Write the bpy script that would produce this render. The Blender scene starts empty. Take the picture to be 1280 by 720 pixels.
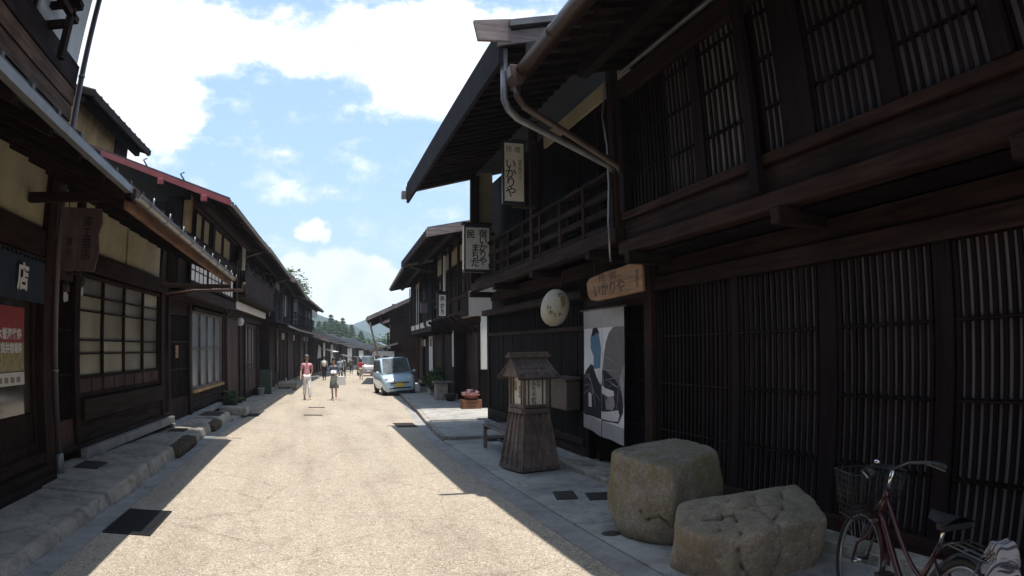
EXPO = 1.04
CLOUD = 4.9
SKYMIX = .62
SKYMILK = (1.5, 2.35, 3.45)
HAZE = 0.0005
import bpy, bmesh, math, random
from mathutils import Vector, Matrix, noise
random.seed(7)
sc = bpy.context.scene
COL = sc.collection
R = math.radians

# ------------------------------------------------------------------ materials
MATS = {}
def _nt(name):
    m = bpy.data.materials.new(name); m.use_nodes = True
    nt = m.node_tree
    b = nt.nodes['Principled BSDF']
    return m, nt, b
def _n(nt, t, **kw):
    n = nt.nodes.new(t)
    for k, v in kw.items():
        if k in n.inputs: n.inputs[k].default_value = v
        else: setattr(n, k, v)
    return n
def _ramp(nt, src, stops):
    r = nt.nodes.new('ShaderNodeValToRGB')
    while len(r.color_ramp.elements) < len(stops): r.color_ramp.elements.new(.5)
    for e, (p, c) in zip(r.color_ramp.elements, stops):
        e.position = p; e.color = (*c, 1) if len(c) == 3 else c
    nt.links.new(src, r.inputs[0]); return r
def _mix(nt, fac, a, b, mode='MIX'):
    m = nt.nodes.new('ShaderNodeMix'); m.data_type = 'RGBA'; m.blend_type = mode
    for s, v in ((m.inputs[0], fac), (m.inputs[6], a), (m.inputs[7], b)):
        if hasattr(v, 'is_linked') or hasattr(v, 'links'): nt.links.new(v, s)
        elif isinstance(v, (int, float)): s.default_value = v
        else: s.default_value = (*v, 1)
    return m.outputs[2]
def _coord(nt, scale=(1, 1, 1), kind='Object'):
    tc = nt.nodes.new('ShaderNodeTexCoord'); mp = nt.nodes.new('ShaderNodeMapping')
    mp.inputs['Scale'].default_value = scale
    nt.links.new(tc.outputs[kind], mp.inputs[0]); return mp.outputs[0]
def _bump(nt, b, h, strength=.4, dist=.01):
    n = nt.nodes.new('ShaderNodeBump'); n.inputs['Strength'].default_value = strength; n.inputs['Distance'].default_value = dist
    nt.links.new(h, n.inputs['Height']); nt.links.new(n.outputs[0], b.inputs['Normal'])

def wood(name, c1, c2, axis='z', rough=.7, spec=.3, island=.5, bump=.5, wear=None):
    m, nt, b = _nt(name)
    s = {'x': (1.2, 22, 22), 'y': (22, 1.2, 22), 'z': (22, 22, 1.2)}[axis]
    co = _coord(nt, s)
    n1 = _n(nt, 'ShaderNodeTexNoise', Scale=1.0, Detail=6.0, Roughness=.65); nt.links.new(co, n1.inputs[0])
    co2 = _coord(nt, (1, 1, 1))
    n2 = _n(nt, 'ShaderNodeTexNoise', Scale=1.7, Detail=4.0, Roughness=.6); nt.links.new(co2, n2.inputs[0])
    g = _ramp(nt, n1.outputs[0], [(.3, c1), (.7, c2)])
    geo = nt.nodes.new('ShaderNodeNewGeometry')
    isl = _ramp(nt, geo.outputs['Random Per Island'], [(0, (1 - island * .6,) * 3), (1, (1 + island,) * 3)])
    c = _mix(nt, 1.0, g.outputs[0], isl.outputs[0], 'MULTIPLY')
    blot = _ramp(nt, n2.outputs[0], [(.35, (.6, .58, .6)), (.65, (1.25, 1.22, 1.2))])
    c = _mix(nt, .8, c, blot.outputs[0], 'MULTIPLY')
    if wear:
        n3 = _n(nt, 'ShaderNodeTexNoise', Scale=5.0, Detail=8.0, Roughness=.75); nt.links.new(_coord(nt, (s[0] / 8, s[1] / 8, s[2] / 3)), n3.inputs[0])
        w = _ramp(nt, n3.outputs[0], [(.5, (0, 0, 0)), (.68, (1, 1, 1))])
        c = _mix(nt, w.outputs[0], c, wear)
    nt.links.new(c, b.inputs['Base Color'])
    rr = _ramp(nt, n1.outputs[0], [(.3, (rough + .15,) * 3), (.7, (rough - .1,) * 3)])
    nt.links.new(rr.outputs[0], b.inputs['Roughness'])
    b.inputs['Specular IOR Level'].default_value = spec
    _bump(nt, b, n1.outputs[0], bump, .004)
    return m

def plain(name, c, rough=.5, metal=0, spec=.5, var=.25, scale=6, bump=0, bscale=60, coat=0, emit=None, dirt=None):
    m, nt, b = _nt(name)
    n = _n(nt, 'ShaderNodeTexNoise', Scale=float(scale), Detail=6.0, Roughness=.65); nt.links.new(_coord(nt), n.inputs[0])
    lo = tuple(x * (1 - var) for x in c); hi = tuple(min(1, x * (1 + var)) for x in c)
    r = _ramp(nt, n.outputs[0], [(.3, lo), (.7, hi)])
    col = r.outputs[0]
    if dirt:
        n2 = _n(nt, 'ShaderNodeTexNoise', Scale=1.3, Detail=9.0, Roughness=.75); nt.links.new(_coord(nt, (1, 1, .5)), n2.inputs[0])
        w = _ramp(nt, n2.outputs[0], [(.48, (0, 0, 0)), (.75, (.8, .8, .8))])
        col = _mix(nt, w.outputs[0], col, dirt)
    nt.links.new(col, b.inputs['Base Color'])
    b.inputs['Roughness'].default_value = rough; b.inputs['Metallic'].default_value = metal
    b.inputs['Specular IOR Level'].default_value = spec
    if coat: b.inputs['Coat Weight'].default_value = coat; b.inputs['Coat Roughness'].default_value = .05
    if bump:
        nb = _n(nt, 'ShaderNodeTexNoise', Scale=float(bscale), Detail=5.0, Roughness=.7); nt.links.new(_coord(nt), nb.inputs[0])
        _bump(nt, b, nb.outputs[0], bump, .006)
    return m

def glassy(name, c, rough=.08, spec=.9):
    m, nt, b = _nt(name)
    n = _n(nt, 'ShaderNodeTexNoise', Scale=.9, Detail=2.0); nt.links.new(_coord(nt), n.inputs[0])
    r = _ramp(nt, n.outputs[0], [(.35, tuple(x * .6 for x in c)), (.65, tuple(x * 1.4 for x in c))])
    geo = nt.nodes.new('ShaderNodeNewGeometry'); pr = _ramp(nt, geo.outputs['Random Per Island'], [(0, (.45, .42, .40)), (1, (1.3, 1.3, 1.25))])
    nt.links.new(_mix(nt, 1.0, r.outputs[0], pr.outputs[0], 'MULTIPLY'), b.inputs['Base Color'])
    b.inputs['Roughness'].default_value = rough; b.inputs['Specular IOR Level'].default_value = spec
    _bump(nt, b, n.outputs[0], .15, .02)
    return m

def asphalt():
    m, nt, b = _nt('tan_aggregate_asphalt')
    co = _coord(nt)
    v = _n(nt, 'ShaderNodeTexVoronoi', Scale=95.0, Randomness=1.0); nt.links.new(co, v.inputs[0])
    sep = nt.nodes.new('ShaderNodeSeparateColor'); nt.links.new(v.outputs['Color'], sep.inputs[0])
    g = _ramp(nt, sep.outputs[0], [(0, (.17, .135, .11)), (.08, (.27, .225, .185)), (.35, (.38, .325, .258)), (.7, (.43, .375, .30)), (.93, (.50, .445, .36)), (1, (.66, .61, .53))])
    v2 = _n(nt, 'ShaderNodeTexVoronoi', Scale=190.0, Randomness=1.0); nt.links.new(co, v2.inputs[0])
    sep2 = nt.nodes.new('ShaderNodeSeparateColor'); nt.links.new(v2.outputs['Color'], sep2.inputs[0])
    g2 = _ramp(nt, sep2.outputs[1], [(0, (.72, .7, .68)), (1, (1.2, 1.2, 1.2))])
    c = _mix(nt, 1.0, g.outputs[0], g2.outputs[0], 'MULTIPLY')
    n = _n(nt, 'ShaderNodeTexNoise', Scale=.55, Detail=8.0, Roughness=.7); nt.links.new(_coord(nt, (1.6, .5, 1)), n.inputs[0])
    l = _ramp(nt, n.outputs[0], [(.3, (.74, .725, .71)), (.47, (.96, .955, .95)), (.7, (1.1, 1.09, 1.07))])
    c = _mix(nt, 1.0, c, l.outputs[0], 'MULTIPLY')
    n4 = _n(nt, 'ShaderNodeTexNoise', Scale=7.0, Detail=6.0, Roughness=.8); nt.links.new(co, n4.inputs[0])
    l4 = _ramp(nt, n4.outputs[0], [(.3, (.86, .86, .86)), (.7, (1.1, 1.1, 1.1))])
    c = _mix(nt, 1.0, c, l4.outputs[0], 'MULTIPLY')
    nw = _n(nt, 'ShaderNodeTexNoise', Scale=1.0, Detail=5.0, Roughness=.6); nt.links.new(_coord(nt, (2.2, .10, 1)), nw.inputs[0])      # worn wheel lanes and seepage running down the street
    lw_ = _ramp(nt, nw.outputs[0], [(.36, (.92, .91, .90)), (.52, (1, 1, 1)), (.68, (1.04, 1.035, 1.03))])
    c = _mix(nt, 1.0, c, lw_.outputs[0], 'MULTIPLY')
    # hairline cracks
    v3 = _n(nt, 'ShaderNodeTexVoronoi', Scale=.55, feature='DISTANCE_TO_EDGE')
    wn = _n(nt, 'ShaderNodeTexNoise', Scale=2.2, Detail=6.0, Roughness=.7); nt.links.new(co, wn.inputs[0])
    add = _mix(nt, .35, co, wn.outputs[1], 'ADD'); nt.links.new(add, v3.inputs[0])
    cr = _ramp(nt, v3.outputs[0], [(0, (.55, .55, .55)), (.006, (1, 1, 1))])
    c = _mix(nt, .75, c, cr.outputs[0], 'MULTIPLY')
    nt.links.new(c, b.inputs['Base Color']); b.inputs['Roughness'].default_value = .85
    b.inputs['Specular IOR Level'].default_value = .25
    _bump(nt, b, v.outputs['Distance'], .5, .006)
    return m

def concrete(name, c, stain=(.07, .07, .065), scale=1.5, moss=None, cracks=True, bump=.5):
    m, nt, b = _nt(name)
    co = _coord(nt)
    n = _n(nt, 'ShaderNodeTexNoise', Scale=scale, Detail=10.0, Roughness=.7); nt.links.new(co, n.inputs[0])
    r = _ramp(nt, n.outputs[0], [(.28, tuple(x * .55 for x in c)), (.5, c), (.75, tuple(x * 1.3 for x in c))])
    f = _n(nt, 'ShaderNodeTexNoise', Scale=90.0, Detail=4.0, Roughness=.8); nt.links.new(co, f.inputs[0])
    fr = _ramp(nt, f.outputs[0], [(.3, (.7, .7, .7)), (.7, (1.25, 1.25, 1.25))])
    col = _mix(nt, 1.0, r.outputs[0], fr.outputs[0], 'MULTIPLY')
    n2 = _n(nt, 'ShaderNodeTexNoise', Scale=scale * 2.3, Detail=12.0, Roughness=.8, Distortion=.6); nt.links.new(_coord(nt, (1, 1, 1)), n2.inputs[0])
    w = _ramp(nt, n2.outputs[0], [(.5, (0, 0, 0)), (.72, (.85, .85, .85))])
    col = _mix(nt, w.outputs[0], col, stain)
    if moss:
        n3 = _n(nt, 'ShaderNodeTexNoise', Scale=3.1, Detail=10.0, Roughness=.75); nt.links.new(co, n3.inputs[0])
        w3 = _ramp(nt, n3.outputs[0], [(.48, (0, 0, 0)), (.66, (.8, .8, .8))])
        col = _mix(nt, w3.outputs[0], col, moss)
    if cracks:
        v = _n(nt, 'ShaderNodeTexVoronoi', Scale=.9, feature='DISTANCE_TO_EDGE')
        add = _mix(nt, .5, co, n2.outputs[1], 'ADD'); nt.links.new(add, v.inputs[0])
        cr = _ramp(nt, v.outputs[0], [(0, (.35, .35, .35)), (.012, (1, 1, 1))])
        col = _mix(nt, .8, col, cr.outputs[0], 'MULTIPLY')
    nt.links.new(col, b.inputs['Base Color']); b.inputs['Roughness'].default_value = .88
    b.inputs['Specular IOR Level'].default_value = .3
    _bump(nt, b, f.outputs[0], bump, .006)
    return m

def rockmat(name, base, moss, dark, crack=False):
    m, nt, b = _nt(name)
    co = _coord(nt)
    n = _n(nt, 'ShaderNodeTexNoise', Scale=2.6, Detail=12.0, Roughness=.72, Distortion=.3); nt.links.new(co, n.inputs[0])
    r = _ramp(nt, n.outputs[0], [(.3, dark), (.5, base), (.72, tuple(x * 1.35 for x in base))])
    n2 = _n(nt, 'ShaderNodeTexNoise', Scale=38.0, Detail=12.0, Roughness=.88); nt.links.new(co, n2.inputs[0])
    r2 = _ramp(nt, n2.outputs[0], [(.36, (.35, .34, .33)), (.5, (1, 1, 1)), (.64, (1.6, 1.6, 1.6))])
    c = _mix(nt, 1.0, r.outputs[0], r2.outputs[0], 'MULTIPLY')
    n3 = _n(nt, 'ShaderNodeTexNoise', Scale=3.3, Detail=10.0, Roughness=.75)
    mp = _coord(nt, (1, 1, .8)); nt.links.new(mp, n3.inputs[0])
    w = _ramp(nt, n3.outputs[0], [(.42, (0, 0, 0)), (.6, (.9, .9, .9))])
    # moss keeps to the weathered street side of the stone
    c = _mix(nt, w.outputs[0], c, moss)
    v = _n(nt, 'ShaderNodeTexVoronoi', Scale=26.0); nt.links.new(co, v.inputs[0])
    sp = _ramp(nt, v.outputs['Distance'], [(.08, (1.5, 1.5, 1.45)), (.2, (1, 1, 1))])
    c = _mix(nt, .5, c, sp.outputs[0], 'MULTIPLY')
    if crack:      # painted shade: cracks darkened in the colour so the grooves read deep
        at = nt.nodes.new('ShaderNodeAttribute'); at.attribute_name = 'crack_shade'; c = _mix(nt, at.outputs['Fac'], c, (.030, .024, .018))
    nt.links.new(c, b.inputs['Base Color']); b.inputs['Roughness'].default_value = .9; b.inputs['Specular IOR Level'].default_value = .25
    h = _mix(nt, .35, n2.outputs[0], n.outputs[0])
    _bump(nt, b, h, 1.0, .035)
    return m

def leafmat(name, c):
    m, nt, b = _nt(name)
    geo = nt.nodes.new('ShaderNodeNewGeometry')
    r = _ramp(nt, geo.outputs['Random Per Island'], [(0, tuple(x * .45 for x in c)), (.6, c), (1, tuple(x * 1.7 for x in c))])
    nt.links.new(r.outputs[0], b.inputs['Base Color']); b.inputs['Roughness'].default_value = .6
    b.inputs['Specular IOR Level'].default_value = .3
    return m

M = {
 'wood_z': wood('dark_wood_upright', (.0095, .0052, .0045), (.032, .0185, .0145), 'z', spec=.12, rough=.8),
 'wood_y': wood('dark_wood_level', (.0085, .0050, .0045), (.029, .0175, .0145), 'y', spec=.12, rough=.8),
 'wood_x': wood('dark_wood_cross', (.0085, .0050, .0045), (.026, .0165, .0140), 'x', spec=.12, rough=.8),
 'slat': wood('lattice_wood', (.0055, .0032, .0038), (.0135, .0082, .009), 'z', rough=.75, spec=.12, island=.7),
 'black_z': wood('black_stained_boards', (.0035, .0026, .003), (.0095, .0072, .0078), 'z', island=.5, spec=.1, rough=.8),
 'red_y': wood('red_brown_beam', (.012, .0062, .0052), (.034, .0178, .0135), 'y', island=.4, spec=.15, rough=.8),
 'red_z': wood('red_brown_planks', (.019, .009, .0075), (.050, .023, .018), 'z', island=.5),
 'brownplank': wood('sunburnt_brown_boards', (.045, .023, .013), (.125, .066, .036), 'y', island=.4, spec=.15),
 'orange_y': wood('fresh_eave_board', (.10, .048, .026), (.20, .10, .052), 'y', rough=.75, island=.3),
 'yellow_z': wood('pale_new_boards', (.20, .12, .045), (.36, .23, .10), 'z', island=.3),
 'grey_z': wood('weathered_grey_wood', (.075, .058, .052), (.17, .14, .128), 'z', rough=.8, wear=(.23, .20, .18)),
 'grey_x': wood('weathered_verge_board', (.11, .09, .088), (.26, .22, .21), 'x', rough=.85, wear=(.12, .09, .08)),
 'grey_y': wood('weathered_long_board', (.075, .060, .055), (.18, .15, .14), 'y', rough=.85, wear=(.26, .24, .23)),
 'andon': wood('grey_brown_cladding', (.085, .066, .056), (.20, .16, .14), 'z', rough=.75, island=.25),
 'board_sign': wood('aged_orange_signboard', (.15, .085, .042), (.35, .215, .11), 'y', rough=.7, island=0, wear=(.36, .15, .07)),
 'dark_sign': wood('dark_purple_signboard', (.075, .048, .045), (.14, .095, .09), 'z', rough=.7, island=0),
 'cream': plain('cream_plaster', (.40, .355, .245), .9, var=.12, scale=2, bump=.3, dirt=(.25, .215, .15)),
 'white': plain('white_plaster', (.66, .65, .62), .9, var=.06, scale=2, bump=.2, dirt=(.42, .41, .39)),
 'greypl': plain('grey_plaster', (.34, .31, .28), .9, var=.1, scale=2, bump=.2),
 'paper': plain('shoji_paper', (.30, .275, .25), .9, var=.08),
 'signwhite': plain('sign_face_cream', (.70, .65, .52), .8, var=.08, scale=3, dirt=(.5, .45, .35)),
 'signgrey': plain('sign_face_grey', (.55, .53, .49), .8, var=.14, scale=3, dirt=(.33, .3, .27)),
 'backboard': plain('grey_backing', (.10, .085, .09), .8, var=.3, scale=1.5),
 'ink': plain('black_ink', (.012, .011, .012), .7, var=0),
 'inkbrown': plain('brown_black_ink', (.03, .018, .014), .7, var=0),
 'navy': plain('navy_cotton', (.022, .034, .062), .95, var=.15, scale=8, bump=.3, bscale=400),
 'lettering': plain('white_dye', (.68, .69, .72), .95, var=.03),
 'roof': plain('dark_roof_sheet', (.045, .043, .045), .5, metal=.2, var=.3, scale=2, dirt=(.085, .075, .07)),
 'roofgrey': plain('grey_roof_sheet', (.10, .10, .105), .45, metal=.3, var=.3, scale=2, dirt=(.06, .05, .045)),
 'fascia': plain('dark_sheet_fascia', (.020, .018, .020), .85, var=.25, scale=3, spec=.1, dirt=(.04, .034, .032)),
 'roofred': plain('maroon_roof_sheet', (.085, .058, .06), .6, var=.3, scale=2, dirt=(.2, .17, .16)),
 'redtrim': plain('faded_red_trim', (.26, .055, .06), .55, var=.2, scale=4, dirt=(.3, .12, .12)),
 'gutter': plain('grey_metal_gutter', (.20, .20, .205), .4, metal=.5, var=.2, dirt=(.08, .07, .065)),
 'gutterbrown': plain('brown_gutter', (.055, .030, .020), .42, var=.35, scale=5, dirt=(.11, .062, .045)),
 'pipebrown': plain('purple_brown_pipe', (.085, .062, .066), .45, var=.15),
 'steel': plain('dull_steel', (.30, .31, .32), .35, metal=.8, var=.2),
 'darksteel': plain('dark_steel', (.10, .10, .105), .35, metal=.8, var=.2),
 'chrome': plain('chrome', (.7, .7, .7), .18, metal=1, var=.05),
 'iron': plain('rusty_iron_plate', (.055, .042, .034), .75, metal=.3, var=.5, scale=14, bump=.5, bscale=60),
 'grate': plain('black_iron_grate', (.018, .018, .022), .6, metal=.4, var=.4, scale=30),
 'glass': glassy('dim_window_glass', (.05, .045, .036)),
 'frost': glassy('frosted_pane', (.24, .235, .19), .3, .6),
 'bluepane': plain('pale_blue_grey_pane', (.15, .18, .19), .3, spec=.7, var=.3, scale=1.5, dirt=(.09, .10, .10)),
 'skyglass': glassy('upstairs_glass', (.20, .24, .28), .06, 1.0),
 'rubber': plain('black_rubber', (.012, .012, .012), .7, var=.2),
 'blackpl': plain('black_plastic', (.018, .018, .02), .45, var=.2),
 'asphalt': asphalt(),
 'concrete': concrete('pavement_concrete', (.38, .34, .285)),
 'concrete_r': concrete('pale_pavement_concrete', (.37, .355, .325), stain=(.11, .11, .105)),
 'channel': concrete('smooth_channel_concrete', (.31, .295, .28), stain=(.13, .13, .13), cracks=False, bump=.2),
 'kerb': concrete('kerb_concrete', (.40, .36, .305), stain=(.07, .062, .05), moss=(.12, .11, .06), scale=2.5),
 'kerbrock': rockmat('rough_kerb_rock', (.12, .085, .06), (.07, .062, .035), (.035, .028, .022)),
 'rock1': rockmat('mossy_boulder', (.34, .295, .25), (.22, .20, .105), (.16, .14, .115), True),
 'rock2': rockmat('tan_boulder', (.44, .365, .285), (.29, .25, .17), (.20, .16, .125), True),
 'backlight': plain('pale_grey_backing', (.36, .31, .315), .85, var=.15, scale=1.5),
 'earth': plain('bare_earth', (.16, .13, .09), .95, var=.3, scale=1, bump=.4),
 'leaf': leafmat('leaf_green', (.055, .105, .030)),
 'leafl': leafmat('leaf_light_green', (.115, .155, .045)),
 'conif': leafmat('conifer_green', (.060, .105, .042)),
 'bark': plain('bark', (.07, .05, .035), .9, var=.4, scale=8, bump=.5),
}
def cmat(name, c, rough=.7, **k):
    if name not in M: M[name] = plain(name, c, rough, **k)
    return M[name]

PIECES = {'post', 'joist', 'bracket', 'strut', 'plaster_panel', 'gutter_collar', 'bell', 'paper_tag', 'kick_panel', 'loop', 'eye', 'ear', 'photo', 'hanger', 'new_post', 'wiper', 'gable', 'stem', 'lens', 'crossbar'}
# ------------------------------------------------------------------ mesh builder
class MB:
    def __init__(s): s.v = []; s.f = []; s.sm = []; s.g = []
    def add(s, vs, fs, smooth=False):
        o = len(s.v); s.g.append((o, len(s.f))); s.v += [tuple(p) for p in vs]; s.f += [tuple(o + i for i in f) for f in fs]; s.sm += [smooth] * len(fs); return s
    def box(s, x0, x1, y0, y1, z0, z1):
        if x0 > x1: x0, x1 = x1, x0
        if y0 > y1: y0, y1 = y1, y0
        if z0 > z1: z0, z1 = z1, z0
        return s.add([(x0, y0, z0), (x1, y0, z0), (x1, y1, z0), (x0, y1, z0), (x0, y0, z1), (x1, y0, z1), (x1, y1, z1), (x0, y1, z1)],
                     [(0, 3, 2, 1), (4, 5, 6, 7), (0, 1, 5, 4), (1, 2, 6, 5), (2, 3, 7, 6), (3, 0, 4, 7)])
    def hexa(s, b, t):      # 4 bottom points, 4 top points, counter-clockwise seen from above
        return s.add(list(b) + list(t), [(0, 3, 2, 1), (4, 5, 6, 7), (0, 1, 5, 4), (1, 2, 6, 5), (2, 3, 7, 6), (3, 0, 4, 7)])
    def beam(s, a, b, w, h, up=(0, 0, 1)):
        a = Vector(a); b = Vector(b); d = (b - a).normalized(); up = Vector(up)
        r = d.cross(up).normalized() * w / 2; u = r.cross(d).normalized() * h / 2
        return s.hexa([a - r - u, a + r - u, b + r - u, b - r - u], [a - r + u, a + r + u, b + r + u, b - r + u])
    def tube(s, pts, r, n=8, cap=True, closed=False):
        pts = [Vector(p) for p in pts]; rr = r if isinstance(r, (list, tuple)) else [r] * len(pts)
        vs = []; prev = None
        for i, p in enumerate(pts):
            if closed: d = pts[(i + 1) % len(pts)] - pts[i - 1]
            else: d = pts[min(i + 1, len(pts) - 1)] - pts[max(i - 1, 0)]
            d.normalize()
            if prev is None:
                a = Vector((0, 0, 1)) if abs(d.z) < .9 else Vector((1, 0, 0))
                x = d.cross(a).normalized()
            else: x = (prev - d * prev.dot(d)).normalized()
            prev = x; y = d.cross(x)
            for k in range(n):
                t = 2 * math.pi * k / n; vs.append(p + (x * math.cos(t) + y * math.sin(t)) * rr[i])
        fs = []; L = len(pts)
        for i in range(L if closed else L - 1):
            j = (i + 1) % L
            for k in range(n): fs.append((i * n + k, i * n + (k + 1) % n, j * n + (k + 1) % n, j * n + k))
        if cap and not closed: fs += [tuple(range(n))[::-1], tuple((L - 1) * n + k for k in range(n))]
        return s.add(vs, fs, True)
    def lathe(s, prof, n=16, c=(0, 0, 0), sx=1, sy=1):
        vs = [(c[0] + r * math.cos(2 * math.pi * k / n) * sx, c[1] + r * math.sin(2 * math.pi * k / n) * sy, c[2] + z) for r, z in prof for k in range(n)]
        fs = [(i * n + k, i * n + (k + 1) % n, (i + 1) * n + (k + 1) % n, (i + 1) * n + k) for i in range(len(prof) - 1) for k in range(n)]
        fs += [tuple(range(n))[::-1], tuple((len(prof) - 1) * n + k for k in range(n))]
        return s.add(vs, fs, True)
    def prism(s, poly, axis, a, b):   # poly of 2d points; extruded along axis from a to b
        def P(p, t):
            return {'x': (t, p[0], p[1]), 'y': (p[0], t, p[1]), 'z': (p[0], p[1], t)}[axis]
        n = len(poly)
        return s.add([P(p, a) for p in poly] + [P(p, b) for p in poly],
                     [tuple(range(n))[::-1], tuple(range(n, 2 * n))] + [(i, (i + 1) % n, n + (i + 1) % n, n + i) for i in range(n)])
    def grid(s, P, nu, nv, smooth=True):
        return s.add([P(i / nu, j / nv) for i in range(nu + 1) for j in range(nv + 1)],
                     [(i * (nv + 1) + j, (i + 1) * (nv + 1) + j, (i + 1) * (nv + 1) + j + 1, i * (nv + 1) + j + 1) for i in range(nu) for j in range(nv)], smooth)
    def ball(s, c, r, n=12, m=8, sx=1, sy=1, sz=1):
        return s.lathe([(max(.001, r * math.sin(math.pi * i / m)), -r * sz * math.cos(math.pi * i / m)) for i in range(m + 1)], n, c, sx, sy)
    def build(s, name, mat, parent=None, bevel=0, label=None, recalc=True):
        if name in PIECES and len(s.g) > 1:      # every piece a part of its own
            ends = s.g[1:] + [(len(s.v), len(s.f))]; first = None
            for (v0, f0), (v1, f1) in zip(s.g, ends):
                q = MB(); q.add(s.v[v0:v1], [tuple(i - v0 for i in f) for f in s.f[f0:f1]]); q.sm = s.sm[f0:f1]
                o = q.build(name, mat, parent, bevel, label, recalc); first = first or o
            return first
        me = bpy.data.meshes.new(name); me.from_pydata(s.v, [], s.f)
        me.polygons.foreach_set('use_smooth', s.sm)
        if recalc or bevel:
            bm = bmesh.new(); bm.from_mesh(me)
            bmesh.ops.recalc_face_normals(bm, faces=bm.faces)
            if bevel:
                bmesh.ops.bevel(bm, geom=[e for e in bm.edges if len(e.link_faces) == 2 and e.calc_face_angle(0) > .6], offset=bevel, segments=1, affect='EDGES', clamp_overlap=True)
            bm.to_mesh(me); bm.free()
        me.materials.append(mat if not isinstance(mat, str) else M[mat])
        o = bpy.data.objects.new(name, me); COL.objects.link(o)
        if parent is not None: o.parent = parent
        if label: o['label'] = label
        return o

def tag(o, label, cat, group=None, kind=None):
    if label: o['label'] = label
    if cat: o['category'] = cat
    if group: o['group'] = group
    if kind: o['kind'] = kind
    return o
def thing(name, label, cat, loc=(0, 0, 0), rz=0, group=None):
    o = bpy.data.objects.new(name, None); COL.objects.link(o)
    o.location = loc; o.rotation_euler = (0, 0, rz); o.empty_display_size = .2
    return tag(o, label, cat, group)
def copy_tree(o, parent=None):
    c = o.copy(); COL.objects.link(c)
    if parent is not None: c.parent = parent
    for ch in [x for x in bpy.data.objects if x.parent == o]: copy_tree(ch, c)
    return c
def text(body, size, mat, parent, origin, right, up, name='lettering', vertical=False, line=1.0, bold=.0, squeeze=1.0):
    """flat lettering centred on origin, reading along right, upright along up"""
    cu = bpy.data.curves.new('lettering', 'FONT')
    cu.body = '\n'.join(body) if vertical else body
    cu.size = size; cu.align_x = 'CENTER'; cu.align_y = 'CENTER'; cu.space_line = line; cu.extrude = .0008; cu.offset = bold
    cu.resolution_u = 3
    t = bpy.data.objects.new('lettering', cu)
    COL.objects.link(t)
    dg = bpy.context.evaluated_depsgraph_get(); dg.update()
    me = bpy.data.meshes.new_from_object(t.evaluated_get(dg))
    bpy.data.objects.remove(t)
    r = Vector(right).normalized(); u = Vector(up).normalized(); n = r.cross(u)
    o0 = Vector(origin)
    if me.vertices:
        xs = [v.co.x for v in me.vertices]; ys = [v.co.y for v in me.vertices]
        cx, cy = (min(xs) + max(xs)) / 2, (min(ys) + max(ys)) / 2
        for v in me.vertices:
            p = v.co.copy(); v.co = o0 + r * (p.x - cx) * squeeze + u * (p.y - cy) + n * p.z
    me.name = name; me.materials.clear(); me.materials.append(M[mat])
    o = bpy.data.objects.new(name, me); COL.objects.link(o); o.parent = parent
    return o

def lerp(a, b, t): return a + (b - a) * t
def pl(pts, y):
    if y <= pts[0][0]: return pts[0][1]
    for (a, va), (b, vb) in zip(pts, pts[1:]):
        if y <= b: return lerp(va, vb, (y - a) / (b - a))
    return pts[-1][1]
def zr(y): return -.018 * y if y < 160 else -2.88
KL = [(-12, -2.19), (16, -2.17), (21, -1.88), (30, -1.45), (38, -1.12), (57, .08), (91, 2.6), (115, 5.2), (150, 11), (190, 22)]
KR = [(-12, 2.14), (8, 2.14), (13.5, 2.22), (16, 2.42), (20, 2.78), (27.5, 3.30), (33, 3.62), (45, 4.3), (60, 5.3), (81, 6.9), (115, 10), (150, 16), (190, 27)]
# ------------------------------------------------------------------ camera (wide action-camera lens)
PITCH, YAW, ROLL, K1, K3 = 0.08654119, 0.29568253, -0.00876286, 0.77278369, 0.02174295
cam = bpy.data.cameras.new('camera'); co = bpy.data.objects.new('camera', cam); COL.objects.link(co); sc.camera = co
cp, sp, cy, sy, cr, sr = math.cos(PITCH), math.sin(PITCH), math.cos(YAW), math.sin(YAW), math.cos(ROLL), math.sin(ROLL)
f_ = Vector((sy * cp, cy * cp, sp)); r_ = Vector((cy, -sy, 0)); u_ = r_.cross(f_)
r2, u2 = cr * r_ + sr * u_, -sr * r_ + cr * u_
mw = Matrix((r2, u2, -f_)).transposed().to_4x4(); mw.translation = (0, 0, 1.68); co.matrix_world = mw
cam.type = 'PANO'; cam.panorama_type = 'FISHEYE_LENS_POLYNOMIAL'; cam.sensor_width = 36; cam.fisheye_fov = math.radians(180)
cam.fisheye_polynomial_k0 = 0; cam.fisheye_polynomial_k1 = -K1 / 18; cam.fisheye_polynomial_k2 = 0
cam.fisheye_polynomial_k3 = -K3 / 18 ** 3; cam.fisheye_polynomial_k4 = 0
cam.clip_end = 6000; cam.clip_start = .05

# ------------------------------------------------------------------ sky with clouds, sun
w = bpy.data.worlds.new('World'); sc.world = w; w.use_nodes = True
nt = w.node_tree; bg = nt.nodes['Background']
sky = nt.nodes.new('ShaderNodeTexSky'); sky.sky_type = 'NISHITA'; sky.sun_disc = False
SD = Vector((.05, -.12, 1)).normalized()
sky.sun_elevation = math.asin(SD.z); sky.sun_rotation = math.atan2(SD.x, SD.y); sky.dust_density = 1.6; sky.air_density = 1.0; sky.ozone_density = 1.2
tc = nt.nodes.new('ShaderNodeTexCoord'); dirv = tc.outputs['Generated']
wn = _n(nt, 'ShaderNodeTexNoise', Scale=4.5, Detail=10.0, Roughness=.62); nt.links.new(dirv, wn.inputs[0])
def vm(op, a, b):
    n = nt.nodes.new('ShaderNodeVectorMath'); n.operation = op
    for i, v in enumerate((a, b)):
        if v is None: continue
        if isinstance(v, tuple): n.inputs[i].default_value = v
        else: nt.links.new(v, n.inputs[i])
    return n
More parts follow.
